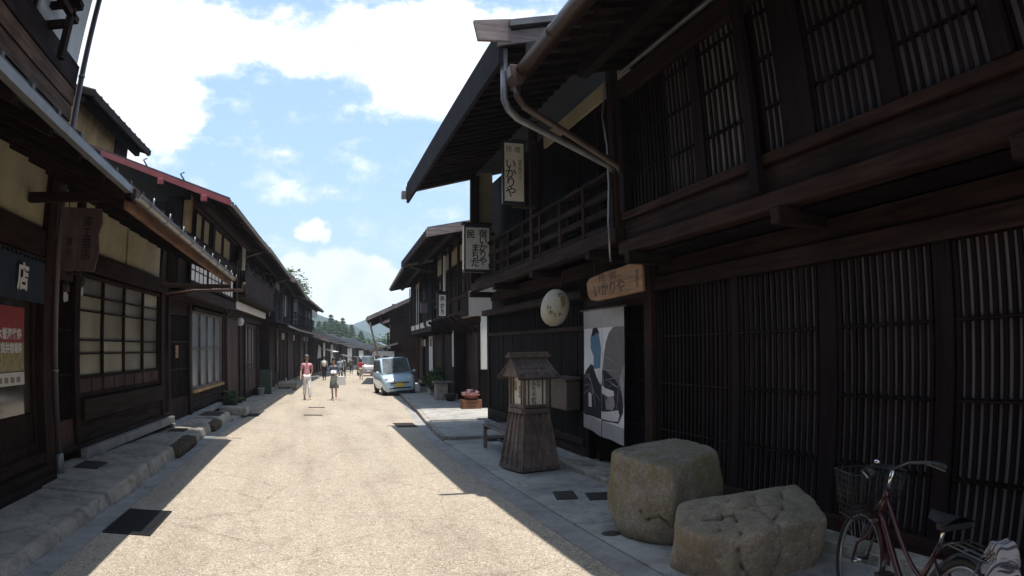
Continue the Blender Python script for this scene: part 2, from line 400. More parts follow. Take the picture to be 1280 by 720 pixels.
def mm(op, a, b=None, clamp=False):
    n = nt.nodes.new('ShaderNodeMath'); n.operation = op; n.use_clamp = clamp
    for i, v in enumerate((a, b)):
        if v is None: continue
        if isinstance(v, (int, float)): n.inputs[i].default_value = v
        else: nt.links.new(v, n.inputs[i])
    return n.outputs[0]
wob = vm('SUBTRACT', wn.outputs[1], (.5, .5, .5)); wob2 = vm('MULTIPLY', wob.outputs[0], (.14, .14, .14)); d2 = vm('ADD', dirv, wob2.outputs[0]).outputs[0]
BL = [((-.33, .866, .385), (.13, .2, .12), 1.0), ((-.27, .897, .335), (.10, .2, .10), 1.0), ((-.36, .87, .30), (.15, .3, .12), .9), ((-.40, .80, .46), (.18, .3, .12), .9),
      ((-.21, .88, .43), (.12, .2, .07), .9), ((-.077, .90, .43), (.17, .3, .045), 1.0), ((.05, .888, .44), (.17, .3, .055), .9), ((.17, .90, .40), (.15, .3, .075), 1.0), ((.10, .90, .46), (.3, .3, .05), .8),
      ((.27, .87, .40), (.16, .3, .08), .95), ((-.007, .985, .170), (.036, .2, .020), 1.1), ((-.044, .975, .222), (.10, .3, .03), .26), ((-.12, .95, .26), (.16, .3, .06), .10),
      ((.052, .995, .088), (.10, .3, .072), 2.0), ((.10, .99, .07), (.13, .3, .06), 1.9), ((.0, .995, .085), (.08, .3, .055), 1.8), ((.062, .99, .118), (.035, .3, .034), .9), ((.16, .985, .055), (.16, .3, .05), .9), ((-.09, .995, .06), (.12, .3, .05), .9),
      ((-.7, .5, .5), (.4, .4, .3), .9), ((.7, -.5, .5), (.5, .5, .3), .9), ((-.3, -.9, .3), (.5, .5, .25), .9), ((.9, .3, .25), (.4, .4, .2), .9)]
acc = None
for c, s, a in BL:
    x = vm('SUBTRACT', d2, c).outputs[0]; x = vm('MULTIPLY', x, (1 / s[0], 1 / s[1], 1 / s[2])).outputs[0]
    l = nt.nodes.new('ShaderNodeVectorMath'); l.operation = 'LENGTH'; nt.links.new(x, l.inputs[0])
    t = mm('SUBTRACT', 1.0, l.outputs['Value'], True); t = mm('MULTIPLY', t, a * 1.7)
    acc = t if acc is None else mm('MAXIMUM', acc, t)
n2 = _n(nt, 'ShaderNodeTexNoise', Scale=14.0, Detail=13.0, Roughness=.66); nt.links.new(vm('MULTIPLY', dirv, (1, 1, 1.7)).outputs[0], n2.inputs[0])
den = mm('ADD', acc, mm('MULTIPLY', mm('SUBTRACT', n2.outputs[0], .5), 2.1))
fac = _ramp(nt, den, [(.06, (0, 0, 0)), (.26, (.25, .25, .25)), (.46, (.80, .80, .80)), (.72, (1, 1, 1))])
n3 = _n(nt, 'ShaderNodeTexNoise', Scale=6.0, Detail=8.0, Roughness=.6); nt.links.new(vm('ADD', dirv, (0, 0, .05)).outputs[0], n3.inputs[0])
cc = _ramp(nt, n3.outputs[0], [(.36, (.70 * CLOUD, .755 * CLOUD, .82 * CLOUD)), (.60, (1.0 * CLOUD, 1.0 * CLOUD, 1.0 * CLOUD))])
skyc = _mix(nt, SKYMIX, sky.outputs[0], SKYMILK)
out = _mix(nt, fac.outputs[0], skyc, cc.outputs[0])
nt.links.new(out, bg.inputs[0]); bg.inputs[1].default_value = .15
sun = bpy.data.lights.new('sun', 'SUN'); sun.energy = 3.3; sun.angle = R(.53); sun.color = (1, .955, .88)
so = bpy.data.objects.new('sun', sun); COL.objects.link(so); so.rotation_euler = (-SD).to_track_quat('-Z', 'Y').to_euler(); so.location = (0, 0, 40)
sc.view_settings.view_transform = 'Standard'; sc.view_settings.look = 'None'; sc.view_settings.exposure = EXPO; sc.view_settings.gamma = 1
sc.cycles.max_bounces = 8; sc.cycles.diffuse_bounces = 5; sc.cycles.use_denoising = True; sc.cycles.volume_bounces = 0

# ------------------------------------------------------------------ setting: ground, street, channels, kerbs, pavements
def strip(name, fl, fr, y0, y1, dz, mat, thick=0, step=1.0, zf=None, jit=0, kind='structure', edgeskirt=None):
    mb = MB(); ys = []; y = y0
    while y < y1 - .01: ys.append(y); y += step if y < 60 else step * 4
    ys.append(y1); vs = []; n = 0
    for y in ys:
        z = (zf(y) if zf else zr(y)) + dz
        a = fl(y) + (random.uniform(-jit, jit) if jit else 0); b = fr(y) + (random.uniform(-jit, jit) if jit else 0)
        vs.append((a, y, z)); vs.append((b, y, z))
    L = len(ys)
    fs = [(2 * i, 2 * i + 1, 2 * i + 3, 2 * i + 2) for i in range(L - 1)]
    if thick:
        o = 2 * L; vs += [(x, y, z - thick) for x, y, z in vs]
        fs += [(o + 2 * i, o + 2 * i + 2, o + 2 * i + 3, o + 2 * i + 1) for i in range(L - 1)]
        for i in range(L - 1):
            fs += [(2 * i, 2 * i + 2, o + 2 * i + 2, o + 2 * i), (2 * i + 1, o + 2 * i + 1, o + 2 * i + 3, 2 * i + 3)]
        fs += [(0, o, o + 1, 1), (2 * L - 2, 2 * L - 1, o + 2 * L - 1, o + 2 * L - 2)]
    mb.add(vs, fs); o = mb.build(name, mat); o['kind'] = kind; return o
kl = lambda y: pl(KL, y); kr = lambda y: pl(KR, y)
g = MB()   # terrain sheet out to the horizon: valley floor following the street, rising at the sides far off
def gp(u, v):
    y = -60 + (2600 + 60) * (v ** 2.6); x = (u * 2 - 1) * (40 + 1400 * v)
    z = zr(y) - .05 if y < 160 else -2.93 + max(0, y - 400) * .004
    return (x, y, z)
g.grid(gp, 40, 90); o = g.build('ground', 'earth', recalc=False); o['kind'] = 'structure'
strip('street', kl, kr, -14, 190, 0, 'asphalt')
strip('channel', lambda y: kl(y) - (.27 if y < 15 else lerp(.27, .12, min(1, (y - 15) / 6))), lambda y: kl(y), -14, 120, .004, 'channel')
strip('channel', lambda y: kr(y), lambda y: kr(y) + (.26 if y < 12 else lerp(.26, .2, min(1, (y - 12) / 8))), -14, 120, .004, 'channel')
LW = [(-12, -3.62), (7.7, -3.62), (13.6, -3.2), (20, -2.9), (29, -2.55), (29.3, -2.2), (40, -1.85), (56, -.6), (75, 1.2), (95, 3.9), (125, 8), (190, 19)]
RW = [(-12, 4.3), (15.7, 4.3), (15.9, 6.5), (19.4, 6.5), (19.6, 5.0), (27, 5.25), (38, 5.9), (54, 6.9), (70, 9.3), (100, 13), (140, 19), (190, 32)]
lw = lambda y: pl(LW, y) - .4; rw = lambda y: pl(RW, y) + .5
# left pavement: raised slabs of differing ages, then a low walk beyond
def slab(y0, y1, z0, z1, mat, off=0, bulge=0, rough=0, name='pavement'):
    mb = MB(); n = max(2, int((y1 - y0) / .16)); rows = []
    rnd = random.Random(int(y0 * 100))
    for i in range(n + 1):
        t = i / n; y = lerp(y0, y1, t); z = lerp(z0, z1, t); xe = kl(y) - .27 + off + rnd.uniform(-1, 1) * rough + bulge * math.sin(t * 5)
        zz = z + rnd.uniform(-1, 1) * rough * .3
        base = zr(y) - .05
        rows.append([(lw(y), y, z), (xe - .5, y, z), (xe - .05, y, zz), (xe - .012, y, zz - .014), (xe + rnd.uniform(-1, 1) * rough, y, zz - .05), (xe + .02 + rnd.uniform(-1, 1) * rough, y, lerp(zz, base, .6)), (xe + .03, y, base)])
    k = len(rows[0])
    vs = [p for r in rows for p in r]; fs = [(i * k + j, i * k + j + 1, (i + 1) * k + j + 1, (i + 1) * k + j) for i in range(n) for j in range(k - 1)]
    fs += [tuple(range(k)), tuple(n * k + j for j in range(k))]
    mb.add(vs, fs); o = mb.build(name, mat, bevel=0); o['kind'] = 'structure'
    return o
slab(-14, 6.95, .20, .015, 'concrete', rough=.008); slab(6.955, 8.85, .035, .035, 'concrete', off=.03, rough=.012, bulge=.02)
slab(8.855, 9.75, .03, .03, 'kerb', off=.03); slab(9.755, 10.6, .01, .01, 'concrete', rough=.01)
slab(10.605, 12.25, -.01, -.03, 'concrete', off=-.12, rough=.01)
slab(12.255, 14.5, -.07, -.07, 'kerb', rough=.01); slab(14.505, 15.6, -.07, -.08, 'concrete', off=-.10); slab(15.605, 17.1, -.06, -.06, 'kerb', off=.03)
for (y0, y1, zt, nm) in ((10.62, 12.2, -.02, 1), (14.52, 15.58, -.09, 2)):        # rough facing stones set in the kerb
    mb = MB(); rnd = random.Random(nm)
    for y in [y0 + i * (y1 - y0) / 7 for i in range(7)]:
        b = bmesh.new(); bmesh.ops.create_icosphere(b, subdivisions=3, radius=1)
        s = ((y1 - y0) / 12, .14); cx = kl(y) - .30; cy_ = y + s[0]; zb = zr(y); H = (zt - zb) / 2
        sd = rnd.random() * 99
        vs = []
        for v in b.verts:
            q = v.co; m_ = max(abs(q.x), abs(q.y), abs(q.z)); q = q.lerp(q / m_, .62)
            k = 1 + .22 * noise.noise(q * 1.6 + Vector((sd, 0, 0))) + .1 * noise.noise(q * 5 + Vector((sd, 0, 0)))
            vs.append((cx + q.x * s[1] * k, cy_ + q.y * s[0] * 1.08 * k, zb + H + q.z * H * 1.0 * k))
        mb.add(vs, [tuple(v.index for v in f.verts) for f in b.faces], True); b.free()
    o = mb.build('kerb_rock', 'kerbrock'); o['kind'] = 'structure'; o.name = 'kerb_rock'
strip('pavement', lw, lambda y: kl(y) - .14, 17.1, 118, .06, 'concrete', thick=.2, zf=lambda y: zr(y))
strip('kerb', lambda y: kl(y) - .14, lambda y: kl(y) + .0, 19.2, 118, .085, 'kerb', thick=.2)
# right pavement: nearly flush first, then kerbed
strip('pavement', lambda y: kr(y) + .262, rw, -14, 12.9, .02, 'concrete_r', thick=.2)
strip('pavement', lambda y: kr(y) + .36, rw, 12.9, 16.2, .085, 'concrete_r', thick=.25)
strip('pavement', lambda y: kr(y) + .34, rw, 16.2, 118, .115, 'concrete_r', thick=.25)
strip('kerb', lambda y: kr(y) + .24, lambda y: kr(y) + .36, 12.9, 118, .10, 'kerb', thick=.22)
# far slopes
def hill(name, pts, y, depth, colour, seed):
    mb = MB(); n = 90; m_ = 22; rnd = seed * 3.1
    x0, x1 = pts[0][0], pts[-1][0]
    def P(u, v):
        x = lerp(x0, x1, u); h = pl(pts, x) ; 
        t = math.sin(min(1, v * 1.0) * math.pi / 2)
        z = -6 + (h + 6) * t + noise.noise(Vector((x * .02, v * 6, rnd))) * h * .10 * t + noise.noise(Vector((x * .09, v * 25, rnd))) * h * .035
        return (x, y + depth * v, z)
    mb.grid(P, n * 2, m_ * 2)
    o = mb.build(name, colour, recalc=False); o['kind'] = 'structure'; return o
def hillmat(name, c):
    m, nt, b = _nt(name)
    n = _n(nt, 'ShaderNodeTexNoise', Scale=.05, Detail=12.0, Roughness=.8); nt.links.new(_coord(nt), n.inputs[0])
    r = _ramp(nt, n.outputs[0], [(.35, tuple(x * .5 for x in c)), (.65, tuple(x * 1.5 for x in c))]); nt.links.new(r.outputs[0], b.inputs['Base Color'])
    b.inputs['Roughness'].default_value = 1; b.inputs['Specular IOR Level'].default_value = 0; return m
M['hill'] = hillmat('forested_slope', (.028, .048, .026))
hill('hill', [(-420, 130), (-120, 78), (-20, 47), (14, 36), (46, 26), (75, 13), (110, 3)], 620, 240, 'hill', 1)
hill('hill', [(-300, 10), (0, 20), (50, 34), (90, 52), (130, 66), (190, 62), (300, 80), (600, 150)], 1180, 320, 'hill', 2)
hz = MB().box(-1500, 1500, -80, 1560, -20, 175); 
m = bpy.data.materials.new('pale_haze'); m.use_nodes = True; nt = m.node_tree; nt.nodes.remove(nt.nodes['Principled BSDF'])
pv = nt.nodes.new('ShaderNodeVolumePrincipled'); pv.inputs['Color'].default_value = (.72, .84, 1, 1); pv.inputs['Density'].default_value = HAZE; pv.inputs['Anisotropy'].default_value = 0
nt.links.new(pv.outputs[0], nt.nodes['Material Output'].inputs['Volume'])
if HAZE > 0:
    o = hz.build('haze', m); o['kind'] = 'stuff'; o['label'] = 'thin blue summer haze over the valley'
# ------------------------------------------------------------------ house kit
class H:
    def __init__(s, side, p0, p1, label, name='townhouse', cat='house', group=None):
        s.s = 1 if side == 'L' else -1
        dx, dy = p1[0] - p0[0], p1[1] - p0[1]; s.L = math.hypot(dx, dy); s.rz = -math.atan2(dx, dy)
        s.root = thing(name, label, cat, (p0[0], p0[1], 0), s.rz, group); s.p0 = p0
        s.zg = lambda u: zr(p0[1] + u * dy / s.L)
    def b(s, mb, u0, u1, v0, v1, z0, z1): return mb.box(s.s * v0, s.s * v1, u0, u1, z0, z1)
    def p(s, u, v, z): return (s.s * v, u, z)
    def box(s, name, mat, u0, u1, v0, v1, z0, z1, parent=None, label=None, bevel=.006):
        return s.b(MB(), u0, u1, v0, v1, z0, z1).build(name, mat, parent or s.root, bevel, label)
    def planks(s, name, mat, u0, u1, v, z0, z1, w=.2, t=.03, vert=True, gap=.006, parent=None, seed=1, lap=.0):
        mb = MB(); rnd = random.Random(seed)
        if vert:
            u = u0
            while u < u1 - .01:
                ww = min(w * rnd.uniform(.8, 1.2), u1 - u); d = rnd.uniform(-.004, .004)
                s.b(mb, u, u + ww - gap, v - t + d, v + d, z0, z1); u += ww
        else:
            z = z0
            while z < z1 - .01:
                ww = min(w, z1 - z); d = rnd.uniform(-.004, .004)
                mb.hexa([s.p(u0, v - t, z), s.p(u1, v - t, z), s.p(u1, v + d + lap, z), s.p(u0, v + d + lap, z)][::1],
                        [s.p(u0, v - t, z + ww - gap), s.p(u1, v - t, z + ww - gap), s.p(u1, v + d, z + ww - gap), s.p(u0, v + d, z + ww - gap)]); z += ww
        return mb.build(name, mat, parent or s.root)
    def window(s, u0, u1, z0, z1, v, cols, rows, pane='frost', frame='wood_z', fw=.045, mw=.018, name='window', depth=.05, split=None, parent=None, kick=0):
        mb = MB(); W = (u1 - u0)
        s.b(mb, u0, u1, v - depth, v + .01, z0, z0 + fw); s.b(mb, u0, u1, v - depth, v + .01, z1 - fw, z1)
        s.b(mb, u0, u0 + fw, v - depth, v + .006, z0 + fw, z1 - fw); s.b(mb, u1 - fw, u1, v - depth, v + .006, z0 + fw, z1 - fw)
        for i in range(1, cols):
            u = u0 + W * i / cols; d = .012 if i % 2 else -.004
            s.b(mb, u - fw / 2, u + fw / 2, v - depth + d * .5, v + d * .4, z0 + fw, z1 - fw)
        zz = z0 + fw
        if kick:
            s.b(mb, u0 + fw, u1 - fw, v - depth + .012, v - .012, z0 + fw, z0 + kick)
            s.b(mb, u0 + fw, u1 - fw, v - .03, v + .002, z0 + kick, z0 + kick + .03); zz = z0 + kick + .03
        for r in rows:
            z = zz + (z1 - fw - zz) * r
            s.b(mb, u0 + fw, u1 - fw, v - .032, v - .003, z - mw / 2, z + mw / 2)
        if split:
            for i in range(cols):
                for k in range(1, split):
                    u = u0 + W * (i + k / split) / cols; s.b(mb, u - mw / 2, u + mw / 2, v - .03, v - .004, zz, z1 - fw)
        o = mb.build(name, frame, parent or s.root)
        pm = MB(); zs = [zz] + [zz + (z1 - fw - zz) * r for r in rows] + [z1 - .01]
        for i in range(cols):
            for za, zb_ in zip(zs, zs[1:]): s.b(pm, u0 + W * i / cols + .002 + (.008 if i == 0 else 0), u0 + W * (i + 1) / cols - .002 - (.008 if i == cols - 1 else 0), v - depth - .004, v - depth + .008, za + .001, zb_ - .001)
        pm.build('pane', pane, o)
        return o
    def lattice(s, u0, u1, z0, z1, v, sp=.09, w=.042, t=.04, rails=(), mat='slat', name='lattice', parent=None, back=None, backv=.09, rt=.03):
        mb = MB(); n = max(1, int(round((u1 - u0) / sp))); rnd = random.Random(int(u0 * 77) + 5)
        for i in range(n + 1):
            u = lerp(u0 + w / 2, u1 - w / 2, i / n) + rnd.uniform(-.003, .003)
            s.b(mb, u - w / 2, u + w / 2, v - t, v + rnd.uniform(-.002, .002), z0, z1)
        for z in rails: s.b(mb, u0, u1, v - t - .02, v - t - .001, z - rt, z + rt); s.b(mb, u0, u1, v + .003, v + .014, z - rt * .55, z + rt * .55)
        o = mb.build(name, mat, parent or s.root)
        if back: s.b(MB(), u0, u1, v - backv - .01, v - backv, z0, z1).build('backing', back, o)
        return o
    def rail(s, u0, u1, v, z0, z1, post=.9, bars=(.35, .65), mat='wood_y', w=.05, name='balcony', ends=True, solid=None, depth=.5, bt=.022):
        mb = MB(); n = max(1, int(round((u1 - u0) / post)))
        for i in range(n + 1):
            u = lerp(u0 + w / 2, u1 - w / 2, i / n); s.b(mb, u - w / 2, u + w / 2, v - w, v, z0, z1)
        s.b(mb, u0 - .05, u1 + .05, v - w - .012, v + .012, z1, z1 + .05)
        for k in bars:
            z = lerp(z0, z1, k); s.b(mb, u0, u1, v - w + .008, v - .010, z - bt, z + bt)
        if solid: s.b(mb, u0, u1, v - .035, v - .02, z0, lerp(z0, z1, solid))
        if ends:
            for ue in (u0, u1 - w):
                for k in list(bars) + [1]:
                    z = lerp(z0, z1, k); s.b(mb, ue, ue + w, v - depth, v - w, z - .022, z + .022)
        return mb.build(name, mat, s.root)
    def roof(s, u0, u1, ev, ez, pitch=.33, back=6.5, mat='roof', fascia='wood_y', verge='grey_x', th=.07, rafter=.42, wallv=0, gut=None, name='roof', rib=.45, fh=.13, ridge=True, soffit='wood_x', hooks=False, raft=True, purlin=True, vh=.15, vboth=True, uneven=0):
        P = s.p; zz = lambda v: ez + (ev - v) * pitch
        mb = MB(); rv = ev - back
        def slope(va, vb, z_of, lift0, lift1, a=u0, c=u1):
            za, zb = z_of(va), z_of(vb)
            mb.hexa([P(a, va, za + lift0), P(c, va, za + lift0), P(c, vb, zb + lift0), P(a, vb, zb + lift0)], [P(a, va, za + lift1), P(c, va, za + lift1), P(c, vb, zb + lift1), P(a, vb, zb + lift1)])
        zback = lambda v: zz(rv) - (rv - v) * pitch
        slope(ev, rv, zz, 0, th)
        if ridge: slope(rv, rv - back * .8, zback, 0, th)
        n = max(1, int((u1 - u0) / rib)); rnd = random.Random(int(ez * 100) + int(u0 * 10))
        for i in range(n + 1):
            u = lerp(u0 + .03, u1 - .03, i / n); slope(ev + .015, rv, zz, th, th + .035, u - .022, u + .022)
            if ridge: slope(rv, rv - back * .8, zback, th, th + .035, u - .022, u + .022)
        st = ev                                   # course laps
        while st > ev - min(back, 4): 
            z_ = zz(st); mb.hexa([P(u0, st, z_ + th), P(u1, st, z_ + th), P(u1, st - .12, zz(st - .12) + th), P(u0, st - .12, zz(st - .12) + th)], [P(u0, st, z_ + th + .014), P(u1, st, z_ + th + .014), P(u1, st - .12, zz(st - .12) + th + .001), P(u0, st - .12, zz(st - .12) + th + .001)]); st -= .62
        if ridge: s.b(mb, u0 - .02, u1 + .02, rv - .14, rv + .14, zz(rv) + th * .5, zz(rv) + th + .13)
        ro = mb.build(name, mat, s.root)
        fb = MB()
        if uneven:
            k = 24
            for i in range(k):
                a, c = lerp(u0, u1, i / k), lerp(u0, u1, (i + 1) / k)
                s.b(fb, a + .001, c - .001, ev - .03, ev + .025, ez - fh + rnd.uniform(0, uneven), ez + .012 * rnd.random())
        else: s.b(fb, u0, u1, ev - .03, ev + .03, ez - fh, ez + th + (.05 if fh > .3 else -.02))
        fb.build('fascia', fascia, ro)
        if raft:
            rb = MB(); n = int((u1 - u0) / rafter); inner = min(wallv, ev - .3) - .05
            for i in range(n + 1):
                u = lerp(u0 + .08, u1 - .08, i / max(1, n))
                rb.hexa([P(u - .03, ev - .03, zz(ev - .03) - .10), P(u + .03, ev - .03, zz(ev - .03) - .10), P(u + .03, inner, zz(inner) - .10), P(u - .03, inner, zz(inner) - .10)], [P(u - .03, ev - .03, zz(ev - .03) - .002), P(u + .03, ev - .03, zz(ev - .03) - .002), P(u + .03, inner, zz(inner) - .002), P(u - .03, inner, zz(inner) - .002)])
            v = ev - .25
            while v > inner:
                rb.hexa([P(u0 + .02, v, zz(v) - .028), P(u1 - .02, v, zz(v) - .028), P(u1 - .02, v - .19, zz(v - .19) - .028), P(u0 + .02, v - .19, zz(v - .19) - .028)], [P(u0 + .02, v, zz(v) - .003), P(u1 - .02, v, zz(v) - .003), P(u1 - .02, v - .19, zz(v - .19) - .003), P(u0 + .02, v - .19, zz(v - .19) - .003)]); v -= .2
            pv_ = lerp(ev, wallv, .55)
            if purlin: s.b(rb, u0 + .1, u1 - .1, pv_ - .07, pv_ + .07, zz(pv_) - .25, zz(pv_) - .10)
            rb.build('eave_lining', soffit, ro)
        for ue, sg in ((u0, -1), (u1, 1)) if vboth else ((u0, -1),):
            vb_ = MB(); a, c = sorted((ue, ue + sg * .045)); zo = -vh; e2 = ev + .05
            vb_.hexa([P(a, e2, zz(e2) + zo), P(c, e2, zz(e2) + zo), P(c, rv, zz(rv) + zo), P(a, rv, zz(rv) + zo)], [P(a, e2, zz(e2) + th - .01), P(c, e2, zz(e2) + th - .01), P(c, rv, zz(rv) + th - .01), P(a, rv, zz(rv) + th - .01)])
            if ridge:
                rb_ = rv - back * .8
                vb_.hexa([P(a, rv, zz(rv) + zo), P(c, rv, zz(rv) + zo), P(c, rb_, zback(rb_) + zo), P(a, rb_, zback(rb_) + zo)], [P(a, rv, zz(rv) + th - .01), P(c, rv, zz(rv) + th - .01), P(c, rb_, zback(rb_) + th - .01), P(a, rb_, zback(rb_) + th - .01)])
            vb_.build('verge_board', verge, ro)
        if gut:
            gm = MB(); r = .055; n = 10
            ring = lambda u: [P(u, ev + .085 + r * math.cos(t), ez - .03 + r * math.sin(t)) for t in [math.pi + math.pi * k / n for k in range(n + 1)]]
            ring2 = lambda u: [P(u, ev + .085 + (r - .008) * math.cos(t), ez - .03 + (r - .008) * math.sin(t)) for t in [2 * math.pi - math.pi * k / n for k in range(n + 1)]]
            A, B = ring(u0) + ring2(u0), ring(u1) + ring2(u1); k = len(A)
            gm.add(A + B, [(i, (i + 1) % k, k + (i + 1) % k, k + i) for i in range(k)] + [tuple(range(k)), tuple(range(k, 2 * k))], False)
            go = gm.build('gutter', gut, ro)
            if hooks:
                hm = MB(); u = u0 + .4
                while u < u1: 
                    hm.tube([P(u, ev + .0, ez + .05), P(u, ev + .02, ez - .04), P(u, ev + .085, ez - .10), P(u, ev + .15, ez - .05), P(u, ev + .155, ez + .02)], .009, 6); u += .75
                hm.build('bracket', 'gutter', go)
        return ro
    def pipe(s, pts, r=.035, mat='pipebrown', name='downpipe', parent=None):
        return MB().tube([s.p(*q) for q in pts], r, 12).build(name, mat, parent or s.root)
    def shell(s, u0, u1, depth=7, v=-.12, z0=None, z1=5, mat='wood_y'):
        """side and rear walls behind the facade"""
        z0 = s.zg(u1) - .3 if z0 is None else z0
        return s.box('wall', mat, u0, u1, v - depth, v, z0, z1)

def row_house(side, p0, p1, label, seed, jut=.4, ev=1.2, ez=4.5, low=2.55, upper=True, roofmat='roof', white=False, rail=None, storey2='lattice', lower_pat=('plank', 'lattice', 'shoji'), lowroof=True, group=None, pitch=.3, back=6, verge='grey_x', pane2='paper', gut='gutter', floor=2.85, pent=False, clutter=0):
    h = H(side, p0, p1, label, group=group); L = h.L; rnd = random.Random(seed); zg = h.zg(L / 2) - .25
    top = ez + (ev - jut) * pitch - .05 if upper else ez + ev * pitch - .05
    h.shell(.02, L - .02, 6.5, -.1, z0=h.zg(L) - .4, z1=min(top, ez + 1))
    h.box('plinth', 'kerb', 0, L, -.1, .04, h.zg(L) - .4, h.zg(0) + .22)
    n = len(lower_pat); us = [L * i / n for i in range(n + 1)]
    posts = MB()
    for u in us: h.b(posts, max(0, u - .07), min(L, u + .07), -.1, .05, zg, low)
    h.b(posts, 0, L, -.06, .07, low, low + .22)
    posts.build('post', 'wood_z', h.root)
    for i, k in enumerate(lower_pat):
        a, c = us[i] + .09, us[i + 1] - .09; zb = h.zg((a + c) / 2) + .3
        if k == 'plank': h.planks('door', 'red_z' if rnd.random() < .6 else 'wood_z', a, c, .0, zb - .15, low - .02, seed=seed + i)
        elif k == 'lattice': h.lattice(a, c, zb + .35, low - .05, .02, .11, .05, rails=(zb + .9, zb + 1.5), back='backboard'); h.planks('skirt_board', 'wood_y', a, c, .0, zb - .1, zb + .34, vert=False)
        elif k == 'shoji': h.window(a, c, zb + .1, low - .1, -.01, 3, (.2, .4, .6, .8), pane='frost', kick=.45, split=2)
        elif k == 'glass': h.window(a, c, zb + .05, low - .1, -.01, 4, (.5,), pane='bluepane', kick=.2)
        elif k == 'dark': h.box('recess', 'black_z', a, c, -.3, -.25, zb - .3, low)
        elif k == 'hboard': h.planks('boarding', 'wood_y', a, c, .02, zb - .2, low, w=.22, vert=False, lap=.015)
        elif k == 'white': h.box('plaster_panel', 'white', a, c, -.05, .0, zb + .7, low - .05); h.planks('skirt_board', 'wood_y', a, c, .0, zb - .1, zb + .66, vert=False)
    if upper:
        h.box('floor_beam', 'wood_y', -.02, L + .02, jut - .12, jut + .02, floor - .22, floor)
        h.box('floor_underside', 'wood_x', .05, L - .05, -.05, jut - .12, floor - .12, floor - .05)
        bm_ = MB(); k = max(2, int(L / 1.2))
        for i in range(k): u = L * (i + .5) / k; h.b(bm_, u - .05, u + .05, 0, jut + .18, floor - .36, floor - .23)
        bm_.build('joist', 'wood_x', h.root)
        h.box('side_wall', 'wood_z', .03, L - .03, -.1, jut - .13, floor - .02, top - .02)
        z0 = floor
        if white:
            q = MB(); kk = int(L / .9)
            for i in range(kk): h.b(q, L * i / kk + .05, L * (i + 1) / kk - .05, jut - .06, jut - .02, floor + .03, floor + .28)
            q.build('plaster_panel', 'white', h.root); z0 = floor + .3
            h.box('sill_rail', 'wood_y', 0, L, jut - .1, jut + .01, floor + .282, floor + .34)
        pz = MB()
        for i in range(n + 1): u = L * i / n; h.b(pz, max(0, u - .06), min(L, u + .06), jut - .125, jut + .015, floor + .002, top)
        h.b(pz, 0, L, jut - .12, jut + .012, ez - .05, ez + .1)
        pz.build('post', 'wood_z', h.root)
        for i in range(n):
            a, c = L * i / n + .065, L * (i + 1) / n - .065
            kind = storey2 if isinstance(storey2, str) else storey2[i]
            if kind == 'lattice': h.lattice(a, c, z0 + .05, ez - .06, jut - .03, .10, .045, rails=((z0 + ez) / 2 - .3, (z0 + ez) / 2 + .3), back=pane2, backv=.06)
            elif kind == 'shoji': h.window(a, c, z0 + .55, ez - .1, jut - .04, 2, (.25, .5, .75), pane=pane2, split=2); h.planks('skirt_board', 'wood_y', a, c, jut - .03, z0, z0 + .54, vert=False)
            elif kind == 'glass': h.window(a, c, z0 + .6, ez - .35, jut - .04, 2, (.5,), pane='skyglass'); h.planks('skirt_board', 'wood_y', a, c, jut - .03, z0, z0 + .58, vert=False)
            elif kind == 'dark': h.planks('boarding', 'black_z', a, c, jut - .04, z0, ez - .05, seed=i)
            elif kind == 'hboard': h.planks('boarding', 'wood_y', a, c, jut - .03, z0, ez - .05, vert=False, lap=.015)
            if kind in ('shoji', 'glass', 'dark') and ez > floor + 1.5: h.box('plaster_panel', 'cream', a, c, jut - .06, jut - .035, ez - .04 if kind == 'dark' else ez - .33, ez - .052) if kind == 'glass' else None
        if (rnd.random() < .7 if rail is None else rail): h.rail(.1, L - .1, jut + .22, floor + .02, floor + .75, depth=.22)
    if lowroof: h.roof(-.05, L + .05, jut + .45, low + .02, .22, back=jut + .5, mat='roofgrey', ridge=False, rafter=.5, name='pent_roof', fascia='wood_y', th=.03, fh=.05, vh=.04) if not upper else None
    if pent: h.roof(.05, L - .05, jut + .55, floor - .30, .2, jut + .65, mat='roofgrey', wallv=0, ridge=False, rafter=.8, name='pent_roof', fascia='grey_y', th=.03, fh=.06, vh=.04, verge='wood_x', gut='gutter')
    if clutter:
        rc = random.Random(seed * 7)
        for i in range(clutter):
            u = rc.uniform(.3, L - .3); h.pipe([(u, jut + .12, ez - .05), (u, jut + .1, floor + .1), (u + .03, .14, floor - .45), (u + .03, .12, h.zg(u) + .2)], .03, rc.choice(['gutterbrown', 'gutter']))
        for i in range(clutter):
            u = rc.uniform(.3, L - .6); h.box('white_frame', 'white', u, u + .07, jut + .01, jut + .04, floor + .3, ez - .3); h.box('lamp_board', rc.choice(['signgrey', 'yellow_z', 'white']), u + .2, u + .45, .1, .16, low - .6, low - .25)
    h.roof(-.12, L + .12, ev, ez, pitch, back, mat=roofmat, verge=verge, wallv=jut if upper else 0, gut=gut, rafter=.45)
    return h

